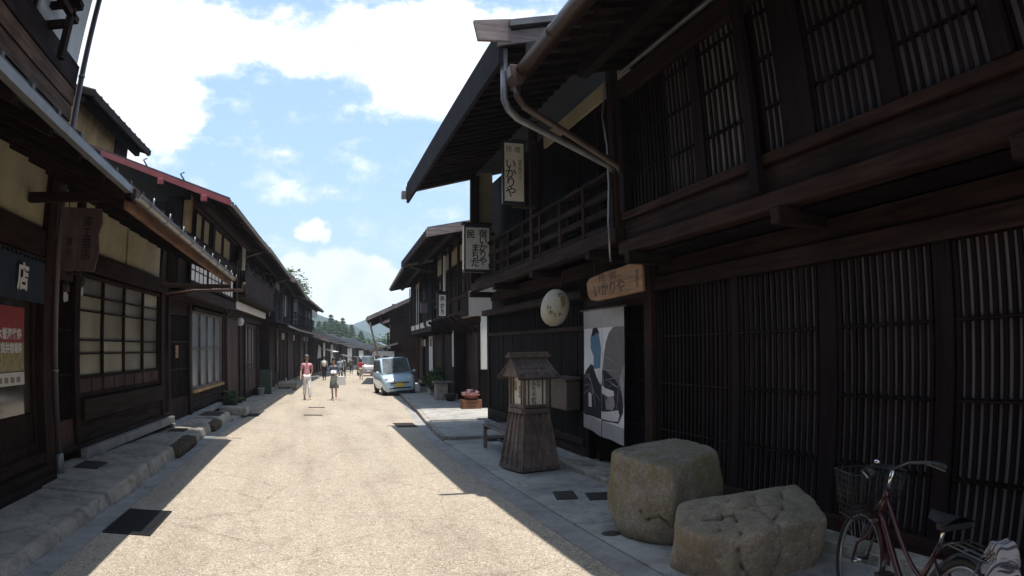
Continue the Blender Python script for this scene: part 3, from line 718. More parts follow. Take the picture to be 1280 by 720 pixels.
# ------------------------------------------------------------------ left row
# L1: shop at the left edge, with tall upper storey
h = H('L', (-3.45, -6.0), (-3.45, 7.70), 'dark timber shop with a white plastered upper wall, navy door curtain and red poster', 'shop_house')
L1 = h; U = lambda y: y + 6
h.shell(0, U(7.68), 8, -.15, z0=-.5, z1=7.0)
h.box('post', 'wood_z', U(7.42), U(7.68), -.14, .06, -.1, 3.72); h.box('post', 'wood_z', U(5.55), U(5.75), -.14, .05, -.1, 3.72)
h.box('wall', 'black_z', U(-6), U(5.55), -.14, .0, -.1, 3.72)
h.box('beam', 'red_y', U(-6), U(7.42), -.12, .035, 2.58, 2.93); h.box('lintel', 'wood_y', U(5.75), U(7.42), -.1, .0, 2.44, 2.575)
h.box('plaster_panel', 'cream', U(5.75), U(7.42), -.12, -.03, 2.93, 3.66, bevel=0)
d = h.window(U(5.78), U(7.40), .36, 2.44, -.05, 1, (), pane='glass', fw=.10, name='door', kick=.42)
h.box('sill', 'wood_y', U(-6), U(7.44), -.1, .03, .22, .355); h.box('skirt_board', 'wood_y', U(-6), U(7.5), -.12, .10, -.02, .2)
h.box('kerb_board', 'wood_y', U(3), U(7.46), .10, .16, -.02, .10)
h.box('wall', 'wood_y', U(-6), U(7.7), -.14, .0, 3.72, 4.15)
h.planks('boarding', 'brownplank', U(-2), U(7.70), .03, 4.15, 4.80, w=.215, vert=False, t=.1, lap=.02); h.box('beam', 'wood_y', U(-2), U(7.70), -.1, .045, 4.80, 5.12)
h.box('plaster_panel', 'white', U(6.15), U(7.69), -.1, .0, 5.12, 7.1, bevel=0)
h.window(U(4.3), U(6.1), 5.12, 6.3, -.02, 3, (.5,), pane='skyglass')
h.box('wall', 'wood_z', U(-2), U(4.28), -.1, .0, 5.12, 7.1)
q = MB(); h.b(q, U(6.45), U(6.55), .25, .33, 4.7, 5.42)
h.b(q, U(6.15), U(6.72), .24, .34, 5.42, 5.50); h.b(q, U(3.5), U(6.7), .25, .33, 5.23, 5.30); h.b(q, U(6.4), U(6.5), -.02, .28, 5.08, 5.16); h.b(q, U(6.4), U(6.5), -.02, .42, 5.34, 5.41)
q.build('window_rail', 'wood_y', h.root)
h.roof(U(-6), U(7.86), 1.85, 6.55, .36, 6, mat='roof', wallv=0)
h.roof(U(-6), U(5.62), 1.70, 2.98, .44, 1.8, mat='roof', wallv=0, ridge=False, fascia='gutter', fh=.03, th=.05, name='pent_roof', vh=.10, verge='wood_x', rafter=.6, purlin=False)
h.pipe([(U(7.78), .07, .12), (U(7.78), .07, 7.0)], .042)
h.pipe([(U(7.78), .07, -.02), (U(7.78), .07, .28)], .062, 'gutter', 'pipe_sleeve')
h.pipe([(U(7.78), .07, 1.28), (U(7.78), .07, 1.31)], .05, 'steel', 'pipe_clip'); h.pipe([(U(7.78), .07, 5.0), (U(7.78), .07, 5.03)], .05, 'steel', 'pipe_clip')
# L2: craft shop
h = H('L', (-3.63, 7.72), (-3.24, 13.6), 'low dark craft shop with cream wall panels and an orange board along its eave', 'craft_shop')
L2 = h
h.shell(.0, h.L, 7, -.12, z0=-.5, z1=3.9); 
h.box('wall', 'wood_y', 0, h.L, -.12, -.06, -.1, 3.9)
po = MB()
for a, c in ((0, .14), (1.12, 1.30), (5.42, 5.62)): h.b(po, a, c, -.06, .05, .05, 3.75)
po.build('post', 'wood_z', h.root)
d = h.lattice(.16, 1.10, .62, 2.42, .0, .075, .03, .03, rails=(1.2, 1.8), name='door', back='black_z', backv=.04); h.box('kick_panel', 'red_z', .16, 1.10, -.03, .0, .22, .60, parent=d)
h.planks('transom', 'red_z', .16, 1.10, .0, 2.46, 2.72, w=.3, seed=4)
wnd = h.window(1.32, 5.40, .86, 2.62, .0, 4, (.22, .36, .66, .82), pane='frost', frame='wood_z', fw=.055, mw=.02, kick=.28)
mbk = MB(); rk = random.Random(3)
for i in range(8): h.b(mbk, 1.32 + .05 + i * .505, 1.32 + .05 + i * .505 + .46, -.012, -.004, .93, 1.12)
mbk.build('kick_panel', 'red_z', wnd)
h.box('curtain', 'navy', 4.55, 5.2, -.05, -.046, 1.2, 2.5, parent=wnd, bevel=0)
h.box('sill', 'wood_y', 1.30, 5.42, -.04, .12, .56, .84); h.planks('skirt_board', 'wood_y', 1.30, 5.42, .02, .22, .55, vert=False, w=.2)
h.box('base_stone', 'channel', 1.2, 5.95, -.02, .16, .03, .17); h.box('base_beam', 'wood_y', 0, 5.95, -.06, .08, .172, .24)
h.box('beam', 'wood_y', 0, h.L, -.06, .05, 2.66, 2.93)
cp_ = MB()
for a, c in ((.16, .45), (.50, 1.10), (1.34, 3.32), (3.42, 5.38)): h.b(cp_, a, c, -.08, -.02, 2.95, 3.66)
cp_.build('plaster_panel', 'cream', h.root)
h.box('beam', 'wood_y', 0, h.L, -.06, .04, 3.66, 3.84)
ro = h.roof(-2.10, 5.20, 1.86, 2.98, .42, 7.5, mat='roof', wallv=0, ridge=True, fascia='orange_y', verge='wood_x', fh=.16, gut='gutter', hooks=True, rafter=.55, vh=.06, purlin=False); ro.rotation_euler = (0, 0, -h.rz)
h.pipe([(5.55, 1.78, 2.88), (5.62, 1.72, 2.74), (5.60, .7, 2.72), (5.56, .1, 2.62)], .032, 'gutterbrown')
h.box('bracket', 'wood_x', 5.43, 5.50, 0, 1.5, 2.76, 2.84)
h.planks('boarding', 'black_z', 5.62, h.L, .0, .1, 3.8, seed=8)
# L3: house with red verge
h = H('L', (-3.24, 13.6), (-2.93, 20.0), 'two-storey dark house with a faded red verge board and pale blue-grey shop windows', 'townhouse'); L3 = h
h.shell(.0, h.L, 7, -.1, z0=-.8, z1=4.6)
po = MB()
for a, c in ((.0, .16), (1.9, 2.1), (6.15, 6.4)): h.b(po, a, c, -.1, .06, -.3, 2.6)
h.b(po, 0, h.L, -.06, .07, 2.6, 2.8); po.build('post', 'wood_z', h.root)
d = h.lattice(.18, 1.88, .5, 2.25, .0, .10, .04, .03, rails=(1.1, 1.7), name='door', back='black_z', backv=.04); h.planks('kick_panel', 'wood_z', .18, 1.88, .0, .0, .48, seed=2, w=.35, parent=d); h.box('paper_notice', 'board_sign', .75, .98, .012, .02, 1.35, 1.62, parent=d, bevel=0)
h.planks('transom', 'wood_y', .18, 1.88, .0, 2.28, 2.6, vert=False)
h.window(2.3, 6.12, .56, 2.45, .02, 4, (.52,), pane='bluepane', frame='grey_z', fw=.05, mw=.03, depth=.06)
h.box('sill', 'yellow_z', 2.2, 6.15, -.04, .1, .48, .555); h.planks('skirt_board', 'wood_y', 2.1, 6.15, .02, .05, .47, vert=False, w=.22); h.box('base_stone', 'channel', 0, 6.1, -.02, .14, -.12, .0)
h.box('eave_lamp_rail', 'wood_y', 2.2, 6.2, .0, .12, 2.46, 2.52)
j = .38
h.box('floor_beam', 'wood_y', 0, h.L, j - .1, j + .04, 2.66, 2.90); h.box('floor_underside', 'wood_x', 0, h.L, 0, j - .1, 2.70, 2.76)
h.box('side_wall', 'wood_z', .02, h.L - .02, -.1, j - .14, 2.8, 4.72)
[h.window(a, a + 1.75, 2.98, 3.80, j, 4, (.33, .66), pane='white', frame='wood_z', fw=.05, mw=.03, depth=.016, name='lattice_window') for a in (.6, 2.45, 4.3)]
h.box('beam', 'wood_y', 0, h.L, j - .1, j + .03, 3.8, 3.96)
for a, c in ((.95, 1.7), (1.78, 2.6), (3.1, 4.3), (4.36, 5.6)): h.window(a, c, 3.98, 4.62, j - .02, 1, (), pane='cream', fw=.04, name='shutter')
h.box('new_post', 'yellow_z', .02, .26, j - .10, j + .05, 3.97, 4.9); h.box('post', 'wood_z', 2.72, 2.95, j - .1, j + .04, 3.97, 4.9)
h.box('top_beam', 'wood_y', 0, h.L, j - .1, j + .05, 4.63, 4.80)
ro = h.roof(-.35, h.L + .1, 1.36, 4.50, .355, 7.0, mat='roof', verge='redtrim', wallv=j, vh=.06, gut='gutter', uneven=.05)
for v in (.8, -.2): h.box('purlin_end', 'redtrim', -.46, -.36, v - .04, v + .09, 4.5 + (1.36 - v) * .355 - .19, 4.5 + (1.36 - v) * .355 - .07, parent=ro)
for k, v in enumerate((.3, -.6)): MB().tube([h.p(-.2, v, 4.62 + (1.36 - v) * .355), h.p(-.2, v - .10, 4.76 + (1.36 - v) * .355), h.p(-.18, v - .02, 4.80 + (1.36 - v) * .355)], .018, 5).build('snow_hook', 'iron', ro)
cs = MB(); h.b(cs, -.1, 3.0, -4.2, -2.75, 6.0, 7.05); cs.build('attic_wall', 'yellow_z', h.root); h.box('attic_post', 'wood_z', 3.0, 4.0, -4.2, -2.7, 5.9, 7.0)
h.roof(-.3, 4.4, -2.15, 7.0, .3, 2.2, mat='roof', wallv=-2.75, name='attic_roof', verge='wood_x', vh=.08)
# L4: balcony house
h = H('L', (-2.93, 20.0), (-2.58, 29.0), 'two-storey dark house with slatted balcony over a white plaster strip and a globe lamp', 'townhouse'); L4 = h
h.shell(0, h.L, 7, -.1, z0=-1, z1=4.6); po = MB()
for a, c in ((.0, .3), (3.0, 3.25), (4.2, 4.35), (7.6, 7.8)): h.b(po, a, c, -.1, .07, -.6, 2.55)
h.b(po, 0, h.L, -.06, .1, 2.5, 2.72); po.build('post', 'wood_z', h.root)
h.planks('door', 'red_z', .3, 3.0, .02, -.25, 2.5, w=.3, seed=5)
h.window(4.4, 7.6, -.1, 2.45, .02, 3, (.1,), pane='paper', frame='red_z', fw=.16, kick=.8, split=2, mw=.05, name='shoji_door')
h.planks('boarding', 'wood_y', 7.8, h.L, .02, -.5, 2.5, vert=False, lap=.02, w=.22); h.planks('boarding', 'wood_y', 3.25, 4.2, .02, -.5, 2.5, vert=False, w=.3)
q = MB()
for k in range(5): q.tube([h.p(-.2 + k * 1.9 + i * .19, .75 + .05 * k, 4.15 - .28 * math.sin(math.pi * i / 10) + .05 * (k % 2)) for i in range(11)], .012, 5)
q.build('cable', 'blackpl', h.root)
h.pipe([(.1, 1.3, 4.5), (.12, .8, 4.35), (.1, .4, 4.2), (.1, .42, 3.0), (.1, .12, 2.5), (.1, .12, -.3)], .035, 'gutterbrown'); h.pipe([(8.9, 1.25, 4.5), (8.85, .7, 4.3), (8.85, .45, 2.9)], .03, 'gutter')
j = .35
h.box('plaster_panel', 'white', .5, 8.4, j - .05, j, 2.76, 3.0); h.box('floor_beam', 'wood_y', 0, h.L, j - .1, j + .05, 3.0, 3.16)
h.box('side_wall', 'wood_z', .02, h.L - .02, -.1, j - .12, 2.74, 4.9)
h.lattice(.3, 8.8, 3.2, 3.95, j + .3, .12, .07, rails=(3.25, 3.6, 3.92), mat='red_z', name='balcony_lattice'); h.box('handrail', 'wood_y', .2, 8.9, j + .22, j + .36, 3.96, 4.03); h.box('balcony_floor', 'wood_x', .2, 8.9, j, j + .36, 3.1, 3.18)
h.box('white_post', 'white', .05, .16, j + .2, j + .30, 3.9, 4.95)
for i in range(5): h.window(.9 + i * 1.5, 2.1 + i * 1.5, 3.2, 4.6, j - .02, 2, (.35, .7), pane='paper', frame='red_z', fw=.12, name='shoji_window')
h.roof(-.1, h.L + .1, 1.3, 4.62, .34, 6.5, mat='roof', verge='wood_x', wallv=j, gut='gutter', uneven=.05)
# L5.. further houses
row_house('L', (-2.2, 29.3), (-1.9, 40.0), 'dark house with small balconied windows beside the strolling man in pink', 5, ez=4.55, ev=1.15, jut=.3, storey2=('glass', 'hboard', 'shoji', 'dark'), lower_pat=('hboard', 'shoji', 'plank', 'lattice'), white=False, pent=True, clutter=3)
row_house('L', (-1.85, 40.2), (-.75, 55.0), 'long dark house with a grey banner upstairs ending the tall left row', 11, ez=4.5, ev=1.2, jut=.3, storey2=('hboard', 'lattice', 'dark', 'shoji'), lower_pat=('plank', 'lattice', 'shoji', 'dark'), pent=True, clutter=4)
FG = 'low shops further down the left side'
row_house('L', (-.3, 57.5), (.85, 70.0), 'low shop with maroon roof, first after the tall left row', 21, upper=False, ez=2.1, low=1.95, ev=1.3, roofmat='roofred', group=FG, lowroof=False, pitch=.32, back=5, lower_pat=('dark', 'shoji', 'dark', 'white'))
row_house('L', (1.0, 71), (2.9, 86.0), 'low shop with dark roof, second after the tall left row', 22, upper=False, ez=1.95, low=1.8, ev=1.1, roofmat='roof', group=FG, lowroof=False, pitch=.36, back=5, lower_pat=('dark', 'white', 'shoji', 'dark'))
row_house('L', (3.2, 87), (6.2, 104.0), 'low shop with grey sheet roof, third after the tall left row', 23, upper=False, ez=1.45, low=1.3, ev=1.5, roofmat='roofgrey', group=FG, lowroof=False, pitch=.34, back=5, lower_pat=('dark', 'white', 'dark'))
row_house('L', (6.6, 105), (10.2, 122.0), 'low shop with grey roof, farthest after the tall left row', 24, upper=False, ez=1.1, low=.9, ev=1.3, roofmat='roofgrey', group=FG, lowroof=False, pitch=.34, back=5, lower_pat=('white', 'dark', 'dark'))
# ------------------------------------------------------------------ right row
# R1: big lattice house
h = H('R', (4.1, -8.0), (4.1, 7.36), 'large dark house with full-height slat lattices filling the right side', 'lattice_house'); R1 = h; U = lambda y: y + 8
h.shell(0, U(7.34), 8, -.30, z0=-.5, z1=5.2)
h.box('backing', 'backboard', U(-8), U(7.34), -.16, -.12, .0, 2.6, bevel=0)
pz = MB()
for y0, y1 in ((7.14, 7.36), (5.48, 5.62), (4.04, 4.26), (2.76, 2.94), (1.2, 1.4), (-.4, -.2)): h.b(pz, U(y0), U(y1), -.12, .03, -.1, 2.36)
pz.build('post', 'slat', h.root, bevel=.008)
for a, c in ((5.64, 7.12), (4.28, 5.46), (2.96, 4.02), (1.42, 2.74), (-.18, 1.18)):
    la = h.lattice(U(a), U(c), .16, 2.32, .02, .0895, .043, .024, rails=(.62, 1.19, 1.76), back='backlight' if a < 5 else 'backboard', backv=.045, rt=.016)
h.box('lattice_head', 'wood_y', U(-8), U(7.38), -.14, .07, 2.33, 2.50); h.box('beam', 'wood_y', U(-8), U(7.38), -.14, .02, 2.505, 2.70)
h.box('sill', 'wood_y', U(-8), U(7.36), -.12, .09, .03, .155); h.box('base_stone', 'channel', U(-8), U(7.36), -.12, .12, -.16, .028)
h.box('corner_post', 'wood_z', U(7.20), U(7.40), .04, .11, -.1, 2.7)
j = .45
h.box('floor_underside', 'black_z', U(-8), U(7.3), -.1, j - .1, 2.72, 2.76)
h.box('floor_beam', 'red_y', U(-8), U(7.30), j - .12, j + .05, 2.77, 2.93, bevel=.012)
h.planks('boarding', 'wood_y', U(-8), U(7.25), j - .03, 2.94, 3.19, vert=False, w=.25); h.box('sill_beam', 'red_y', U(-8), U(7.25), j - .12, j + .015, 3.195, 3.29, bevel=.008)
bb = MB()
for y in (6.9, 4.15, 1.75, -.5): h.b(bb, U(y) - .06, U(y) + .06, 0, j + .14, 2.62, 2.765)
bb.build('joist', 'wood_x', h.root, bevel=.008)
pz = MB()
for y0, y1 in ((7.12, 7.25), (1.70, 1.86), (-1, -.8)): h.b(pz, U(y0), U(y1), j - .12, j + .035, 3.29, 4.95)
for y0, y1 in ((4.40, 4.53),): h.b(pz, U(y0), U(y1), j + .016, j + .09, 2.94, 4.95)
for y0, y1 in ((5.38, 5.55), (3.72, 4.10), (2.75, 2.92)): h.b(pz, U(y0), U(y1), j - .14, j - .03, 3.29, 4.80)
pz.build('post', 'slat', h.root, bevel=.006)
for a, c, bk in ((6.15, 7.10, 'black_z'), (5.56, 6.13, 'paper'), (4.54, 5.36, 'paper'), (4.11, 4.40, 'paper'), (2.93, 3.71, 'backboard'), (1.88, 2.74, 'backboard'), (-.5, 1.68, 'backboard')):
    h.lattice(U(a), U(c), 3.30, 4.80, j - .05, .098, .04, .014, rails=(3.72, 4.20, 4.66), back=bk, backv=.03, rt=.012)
h.box('top_beam', 'wood_y', U(-8), U(7.3), j - .13, j + .02, 4.80, 5.05); h.box('side_wall', 'wood_z', 0.05, U(7.3), -.28, j - .15, 2.78, 5.1)
ro = h.roof(U(-8), U(7.12), 1.72, 5.02, .26, 6.5, mat='roof', wallv=j, verge='wood_x', vboth=True, rafter=.34, soffit='wood_x', fh=.12)
q = MB(); q.tube([h.p(U(y), 1.825, 4.93) for y in (-8, -3, 1, 4, 7.0)], .085, 16); gt = q.build('gutter', 'gutterbrown', ro)
q = MB()
for y in (5.9, 4.4, 2.9): q.tube([h.p(U(y) - .03, 1.825, 4.93), h.p(U(y) + .03, 1.825, 4.93)], .091, 16)
q.build('gutter_collar', 'gutterbrown', gt)
hb = MB(); hb.prism([(-1.99, 4.98), (-1.74, 4.98), (-1.77, 4.82), (-1.84, 4.72), (-1.90, 4.72), (-1.97, 4.84)], 'y', U(6.94), U(7.18)); hb.build('rain_head', 'gutterbrown', gt, bevel=.008)
h.pipe([(U(7.06), 1.87, 4.74), (U(7.07), 1.86, 4.62), (U(7.10), 1.76, 4.50), (U(7.22), .50, 3.90), (U(7.24), .44, 3.80)], .042, 'gutterbrown', parent=ro)
h.box('light_strip', 'gutter', U(1.5), U(7.0), j + .03, j + .08, 5.06, 5.10)
# R2: the inn
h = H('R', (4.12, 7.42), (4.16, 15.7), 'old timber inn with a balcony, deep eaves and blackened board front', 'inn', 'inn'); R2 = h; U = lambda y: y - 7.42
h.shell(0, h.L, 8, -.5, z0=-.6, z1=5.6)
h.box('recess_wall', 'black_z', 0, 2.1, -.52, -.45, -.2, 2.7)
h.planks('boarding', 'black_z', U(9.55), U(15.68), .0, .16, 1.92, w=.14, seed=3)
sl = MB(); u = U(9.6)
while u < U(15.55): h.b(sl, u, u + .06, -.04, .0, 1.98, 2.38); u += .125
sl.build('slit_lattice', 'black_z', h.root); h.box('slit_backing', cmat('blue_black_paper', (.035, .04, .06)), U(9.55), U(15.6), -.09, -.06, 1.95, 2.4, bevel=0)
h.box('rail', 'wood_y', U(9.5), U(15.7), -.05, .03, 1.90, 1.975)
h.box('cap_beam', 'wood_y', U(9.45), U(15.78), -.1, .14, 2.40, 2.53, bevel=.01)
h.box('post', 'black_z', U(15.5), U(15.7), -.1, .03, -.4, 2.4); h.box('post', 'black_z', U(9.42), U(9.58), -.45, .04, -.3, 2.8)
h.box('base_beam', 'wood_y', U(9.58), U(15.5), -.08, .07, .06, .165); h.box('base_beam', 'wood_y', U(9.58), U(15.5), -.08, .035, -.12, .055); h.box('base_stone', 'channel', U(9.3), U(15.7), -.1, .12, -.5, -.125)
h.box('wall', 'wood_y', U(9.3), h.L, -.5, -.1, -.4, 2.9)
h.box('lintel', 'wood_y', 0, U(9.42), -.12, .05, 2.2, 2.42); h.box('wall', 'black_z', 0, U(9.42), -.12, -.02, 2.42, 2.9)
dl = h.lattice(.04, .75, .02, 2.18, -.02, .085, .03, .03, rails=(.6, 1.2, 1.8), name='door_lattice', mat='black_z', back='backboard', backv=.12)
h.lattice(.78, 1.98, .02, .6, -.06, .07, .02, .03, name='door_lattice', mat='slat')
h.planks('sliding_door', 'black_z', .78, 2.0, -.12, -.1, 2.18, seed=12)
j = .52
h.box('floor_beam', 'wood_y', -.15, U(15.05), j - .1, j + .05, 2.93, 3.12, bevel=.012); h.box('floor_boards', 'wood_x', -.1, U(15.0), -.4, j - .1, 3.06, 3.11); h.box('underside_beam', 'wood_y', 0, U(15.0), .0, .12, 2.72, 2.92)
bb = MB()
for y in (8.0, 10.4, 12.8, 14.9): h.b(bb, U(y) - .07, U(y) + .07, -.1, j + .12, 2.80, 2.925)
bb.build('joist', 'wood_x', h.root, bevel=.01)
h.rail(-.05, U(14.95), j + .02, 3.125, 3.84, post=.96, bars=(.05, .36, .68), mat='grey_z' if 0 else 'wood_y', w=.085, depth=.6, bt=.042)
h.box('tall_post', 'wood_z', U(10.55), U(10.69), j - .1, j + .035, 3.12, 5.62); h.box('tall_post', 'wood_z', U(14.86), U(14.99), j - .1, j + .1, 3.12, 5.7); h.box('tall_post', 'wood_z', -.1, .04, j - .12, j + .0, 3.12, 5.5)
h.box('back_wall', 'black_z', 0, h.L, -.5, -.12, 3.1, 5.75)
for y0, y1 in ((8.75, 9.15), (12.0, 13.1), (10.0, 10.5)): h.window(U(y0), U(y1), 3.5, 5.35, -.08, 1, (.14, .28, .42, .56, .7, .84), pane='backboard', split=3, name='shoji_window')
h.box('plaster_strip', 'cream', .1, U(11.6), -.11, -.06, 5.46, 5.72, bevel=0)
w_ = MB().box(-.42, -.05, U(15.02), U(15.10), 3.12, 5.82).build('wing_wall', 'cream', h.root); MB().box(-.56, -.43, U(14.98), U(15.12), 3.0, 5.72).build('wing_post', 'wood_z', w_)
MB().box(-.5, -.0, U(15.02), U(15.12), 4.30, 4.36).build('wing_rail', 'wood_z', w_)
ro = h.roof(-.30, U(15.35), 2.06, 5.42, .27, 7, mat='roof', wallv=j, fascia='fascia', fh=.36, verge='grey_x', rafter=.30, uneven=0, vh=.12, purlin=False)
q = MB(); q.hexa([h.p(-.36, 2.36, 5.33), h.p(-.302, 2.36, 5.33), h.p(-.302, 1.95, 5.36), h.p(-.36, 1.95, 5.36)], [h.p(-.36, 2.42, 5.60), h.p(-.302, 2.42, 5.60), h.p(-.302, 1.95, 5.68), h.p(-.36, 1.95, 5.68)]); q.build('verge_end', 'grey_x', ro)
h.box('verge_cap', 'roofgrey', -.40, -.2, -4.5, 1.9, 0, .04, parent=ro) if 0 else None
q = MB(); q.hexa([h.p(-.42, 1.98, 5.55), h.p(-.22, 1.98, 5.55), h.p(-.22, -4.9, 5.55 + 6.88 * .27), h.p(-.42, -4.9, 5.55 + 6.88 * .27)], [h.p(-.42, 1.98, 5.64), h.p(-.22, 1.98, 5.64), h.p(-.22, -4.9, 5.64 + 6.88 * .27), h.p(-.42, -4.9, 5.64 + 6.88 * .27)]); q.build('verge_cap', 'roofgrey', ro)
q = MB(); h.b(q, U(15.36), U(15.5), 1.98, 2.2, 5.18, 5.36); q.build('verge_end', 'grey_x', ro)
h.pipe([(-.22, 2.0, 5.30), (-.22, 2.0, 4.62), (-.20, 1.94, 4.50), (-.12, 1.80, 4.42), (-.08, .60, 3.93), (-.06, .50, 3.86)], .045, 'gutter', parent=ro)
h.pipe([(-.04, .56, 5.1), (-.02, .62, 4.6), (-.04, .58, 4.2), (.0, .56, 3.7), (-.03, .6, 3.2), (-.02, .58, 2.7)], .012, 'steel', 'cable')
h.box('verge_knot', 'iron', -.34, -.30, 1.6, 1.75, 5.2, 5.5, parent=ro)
# R3
h = H('R', (4.95, 19.6), (5.2, 27.0), 'two-storey dark house beyond the inn with plastered end wall and a dark garage opening', 'townhouse'); R3 = h
j = .36
h.shell(0, h.L, 7, -.6, z0=-1, z1=4.9); h.box('wall', 'white', -.02, .10, -.3, -.02, .95, 2.58, label='white plastered end wall'); h.box('wall', 'black_z', -.02, .10, -2.7, -.301, -.5, 2.58); h.box('wall', 'black_z', -.02, .10, -.3, .0, -.5, .94)
po = MB()
for a, c in ((.11, .26), (4.4, 4.6), (7.0, 7.3)): h.b(po, a, c, -.5, .05, -.6, 2.55)
h.b(po, 0, h.L, -.06, .06, 2.4, 2.6); po.build('post', 'wood_z', h.root)
h.planks('garage_door', 'red_z', .26, 4.4, -.4, -.5, 2.4, w=.35, seed=9); h.planks('boarding', 'wood_z', 4.6, 7.0, .0, -.5, 2.4, w=.2, seed=10)
h.box('white_post', 'white', 4.42, 4.58, .05, .09, .9, 2.4); h.box('post_base', 'kerb', 4.3, 4.75, -.05, .2, -.5, -.1)
h.box('floor_beam', 'wood_y', 0, h.L, j - .1, j + .05, 2.62, 2.8); h.box('floor_underside', 'greypl', -.03, .02, -.5, j, 2.58, 3.35)
bb = MB()
for i in range(7): bb.beam(h.p(.5 + i, -.05, 2.1), h.p(.5 + i, j + .35, 2.62), .09, .11)
bb.build('strut', 'wood_x', h.root)
h.box('side_wall', 'greypl', -.02, h.L, -.5, j - .12, 2.6, 5.15); 
pz = MB()
for u in (0, 1.7, 3.4, 5.05, 7.2): h.b(pz, u, u + .13, j - .12, j + .03, 2.8, 5.3)
h.b(pz, 0, h.L, j - .12, j + .02, 3.2, 3.3); pz.build('post', 'wood_z', h.root)
for i in range(4): a = .14 + i * 1.66; h.window(a, a + 1.5, 3.32, 4.45, j - .04, 2, (.5,), pane='glass'); h.box('plaster_panel', 'cream', a, a + 1.5, j - .08, j - .04, 4.48, 5.0); h.planks('skirt_board', 'wood_z', a, a + 1.5, j - .03, 2.82, 3.2, w=.15)
h.box('white_post', 'white', 4.2, 4.34, j + .03, j + .1, 2.85, 5.0)
h.roof(-.35, h.L + .1, 1.68, 5.12, .2, 6.5, mat='roofgrey', verge='grey_x', fascia='wood_y', wallv=j, fh=.2, vh=.2)
h.pipe([(7.0, 1.7, 5.0), (6.8, 1.2, 4.8), (6.7, .45, 4.65)], .03, 'gutterbrown')
row_house('R', (5.25, 27.3), (5.9, 38.0), 'two-storey house with white plaster strips under its upstairs windows behind the blue car', 31, ez=4.98, ev=1.6, jut=.45, white=True, rail=False, storey2=('dark', 'lattice', 'glass', 'dark'), lower_pat=('plank', 'white', 'dark', 'plank'), roofmat='roof', pitch=.22, verge='wood_x', floor=2.5, low=2.25, clutter=3)
rh4 = row_house('R', (5.05, 41.0), (6.4, 54.0), 'weathered house with board-clad gable and leaning post past the parked blue car', 32, ez=3.35, ev=1.95, jut=.4, white=False, storey2=('hboard', 'dark', 'glass', 'dark'), lower_pat=('hboard', 'dark', 'plank', 'dark'), roofmat='roof', pitch=.45, verge='grey_x', floor=1.7, low=1.5)
RG = 'small dark houses at the far right end of the street'
row_house('R', (6.8, 55.0), (8.9, 68.5), 'dark tall house between the weathered house and the farthest right house', 33, ez=3.6, ev=1.4, jut=.4, storey2=('dark', 'shoji', 'dark'), lower_pat=('dark', 'plank', 'dark'), group=RG, floor=1.7)
row_house('R', (9.4, 70), (12.8, 88.0), 'dark house farthest down the right side of the street', 34, ez=2.9, ev=1.4, jut=.4, storey2=('shoji', 'dark', 'dark'), lower_pat=('dark', 'plank', 'dark'), group=RG, floor=.9)

q = MB()
for k in range(22): q.box(.42, 2.6, -.05, -.02, -1.0 + k * .24, -.775 + k * .24) if k < 12 else q.box(-.36, 2.6, -.05, -.02, -1.0 + k * .24, -.775 + k * .24)
q.build('gable_boarding', 'grey_x' if 0 else 'wood_x', rh4.root)
q = MB(); q.beam((-1.75, -.1, 3.1), (-1.1, -.1, .4), .12, .12); q.build('leaning_post', 'grey_z', rh4.root); rh4.box('window_shutter', 'yellow_z', 1.2, 2.2, .45, .5, 2.1, 3.0)
rh4.roof(-.1, 6.0, 1.7, 1.35, .28, 1.7, mat='roofgrey', wallv=0, ridge=False, fascia='grey_y', name='pent_roof', rafter=.7, vh=.05, th=.04, verge='grey_x')
for i, (x, y, z, w_, c_, lb) in enumerate([(1.35, 62, 1.05, 3.2, 'signgrey', 'pale awning stretched over the first low shop front'), (3.4, 77, .35, 3.5, 'roofred', 'maroon awning over the second low shop front'), (5.8, 92, -.1, 3.5, 'greypl', 'grey awning over the third low shop front')]):
    t = thing('shop_awning', lb, 'awning', (x, y, z), R(-9)); q = MB(); q.hexa([(-.7, -w_ / 2, .28), (.5, -w_ / 2, 0), (.5, w_ / 2, 0), (-.7, w_ / 2, .28)], [(-.7, -w_ / 2, .31), (.5, -w_ / 2, .03), (.5, w_ / 2, .03), (-.7, w_ / 2, .31)]); q.build('canopy', c_, t)
    MB().beam((.45, -w_ / 2 + .1, 0), (-.6, -w_ / 2 + .1, -.5), .04, .04).beam((.45, w_ / 2 - .1, 0), (-.6, w_ / 2 - .1, -.5), .04, .04).build('bracket', 'iron', t)

t = thing('far_house', 'pale plastered house closing the view where the street bends away', 'house', (11.5, 128, zr(128)), R(-12))
MB().box(-3.2, 3.2, 0, 6, -.5, 2.9).build('wall', 'greypl', t); q = MB(); q.prism([(-4, 2.8), (0, 4.5), (4, 2.8), (4, 2.95), (0, 4.68), (-4, 2.95)], 'y', -.8, 6.8); q.build('roof', 'roofgrey', t)
for x in (-1.8, .2, 1.9): MB().box(x - .5, x + .5, -.05, -.005, .9, 2.0).build('window', 'glass', t)
# ------------------------------------------------------------------ signs, curtains, lanterns
X, Y, Z = Vector((1, 0, 0)), Vector((0, 1, 0)), Vector((0, 0, 1))
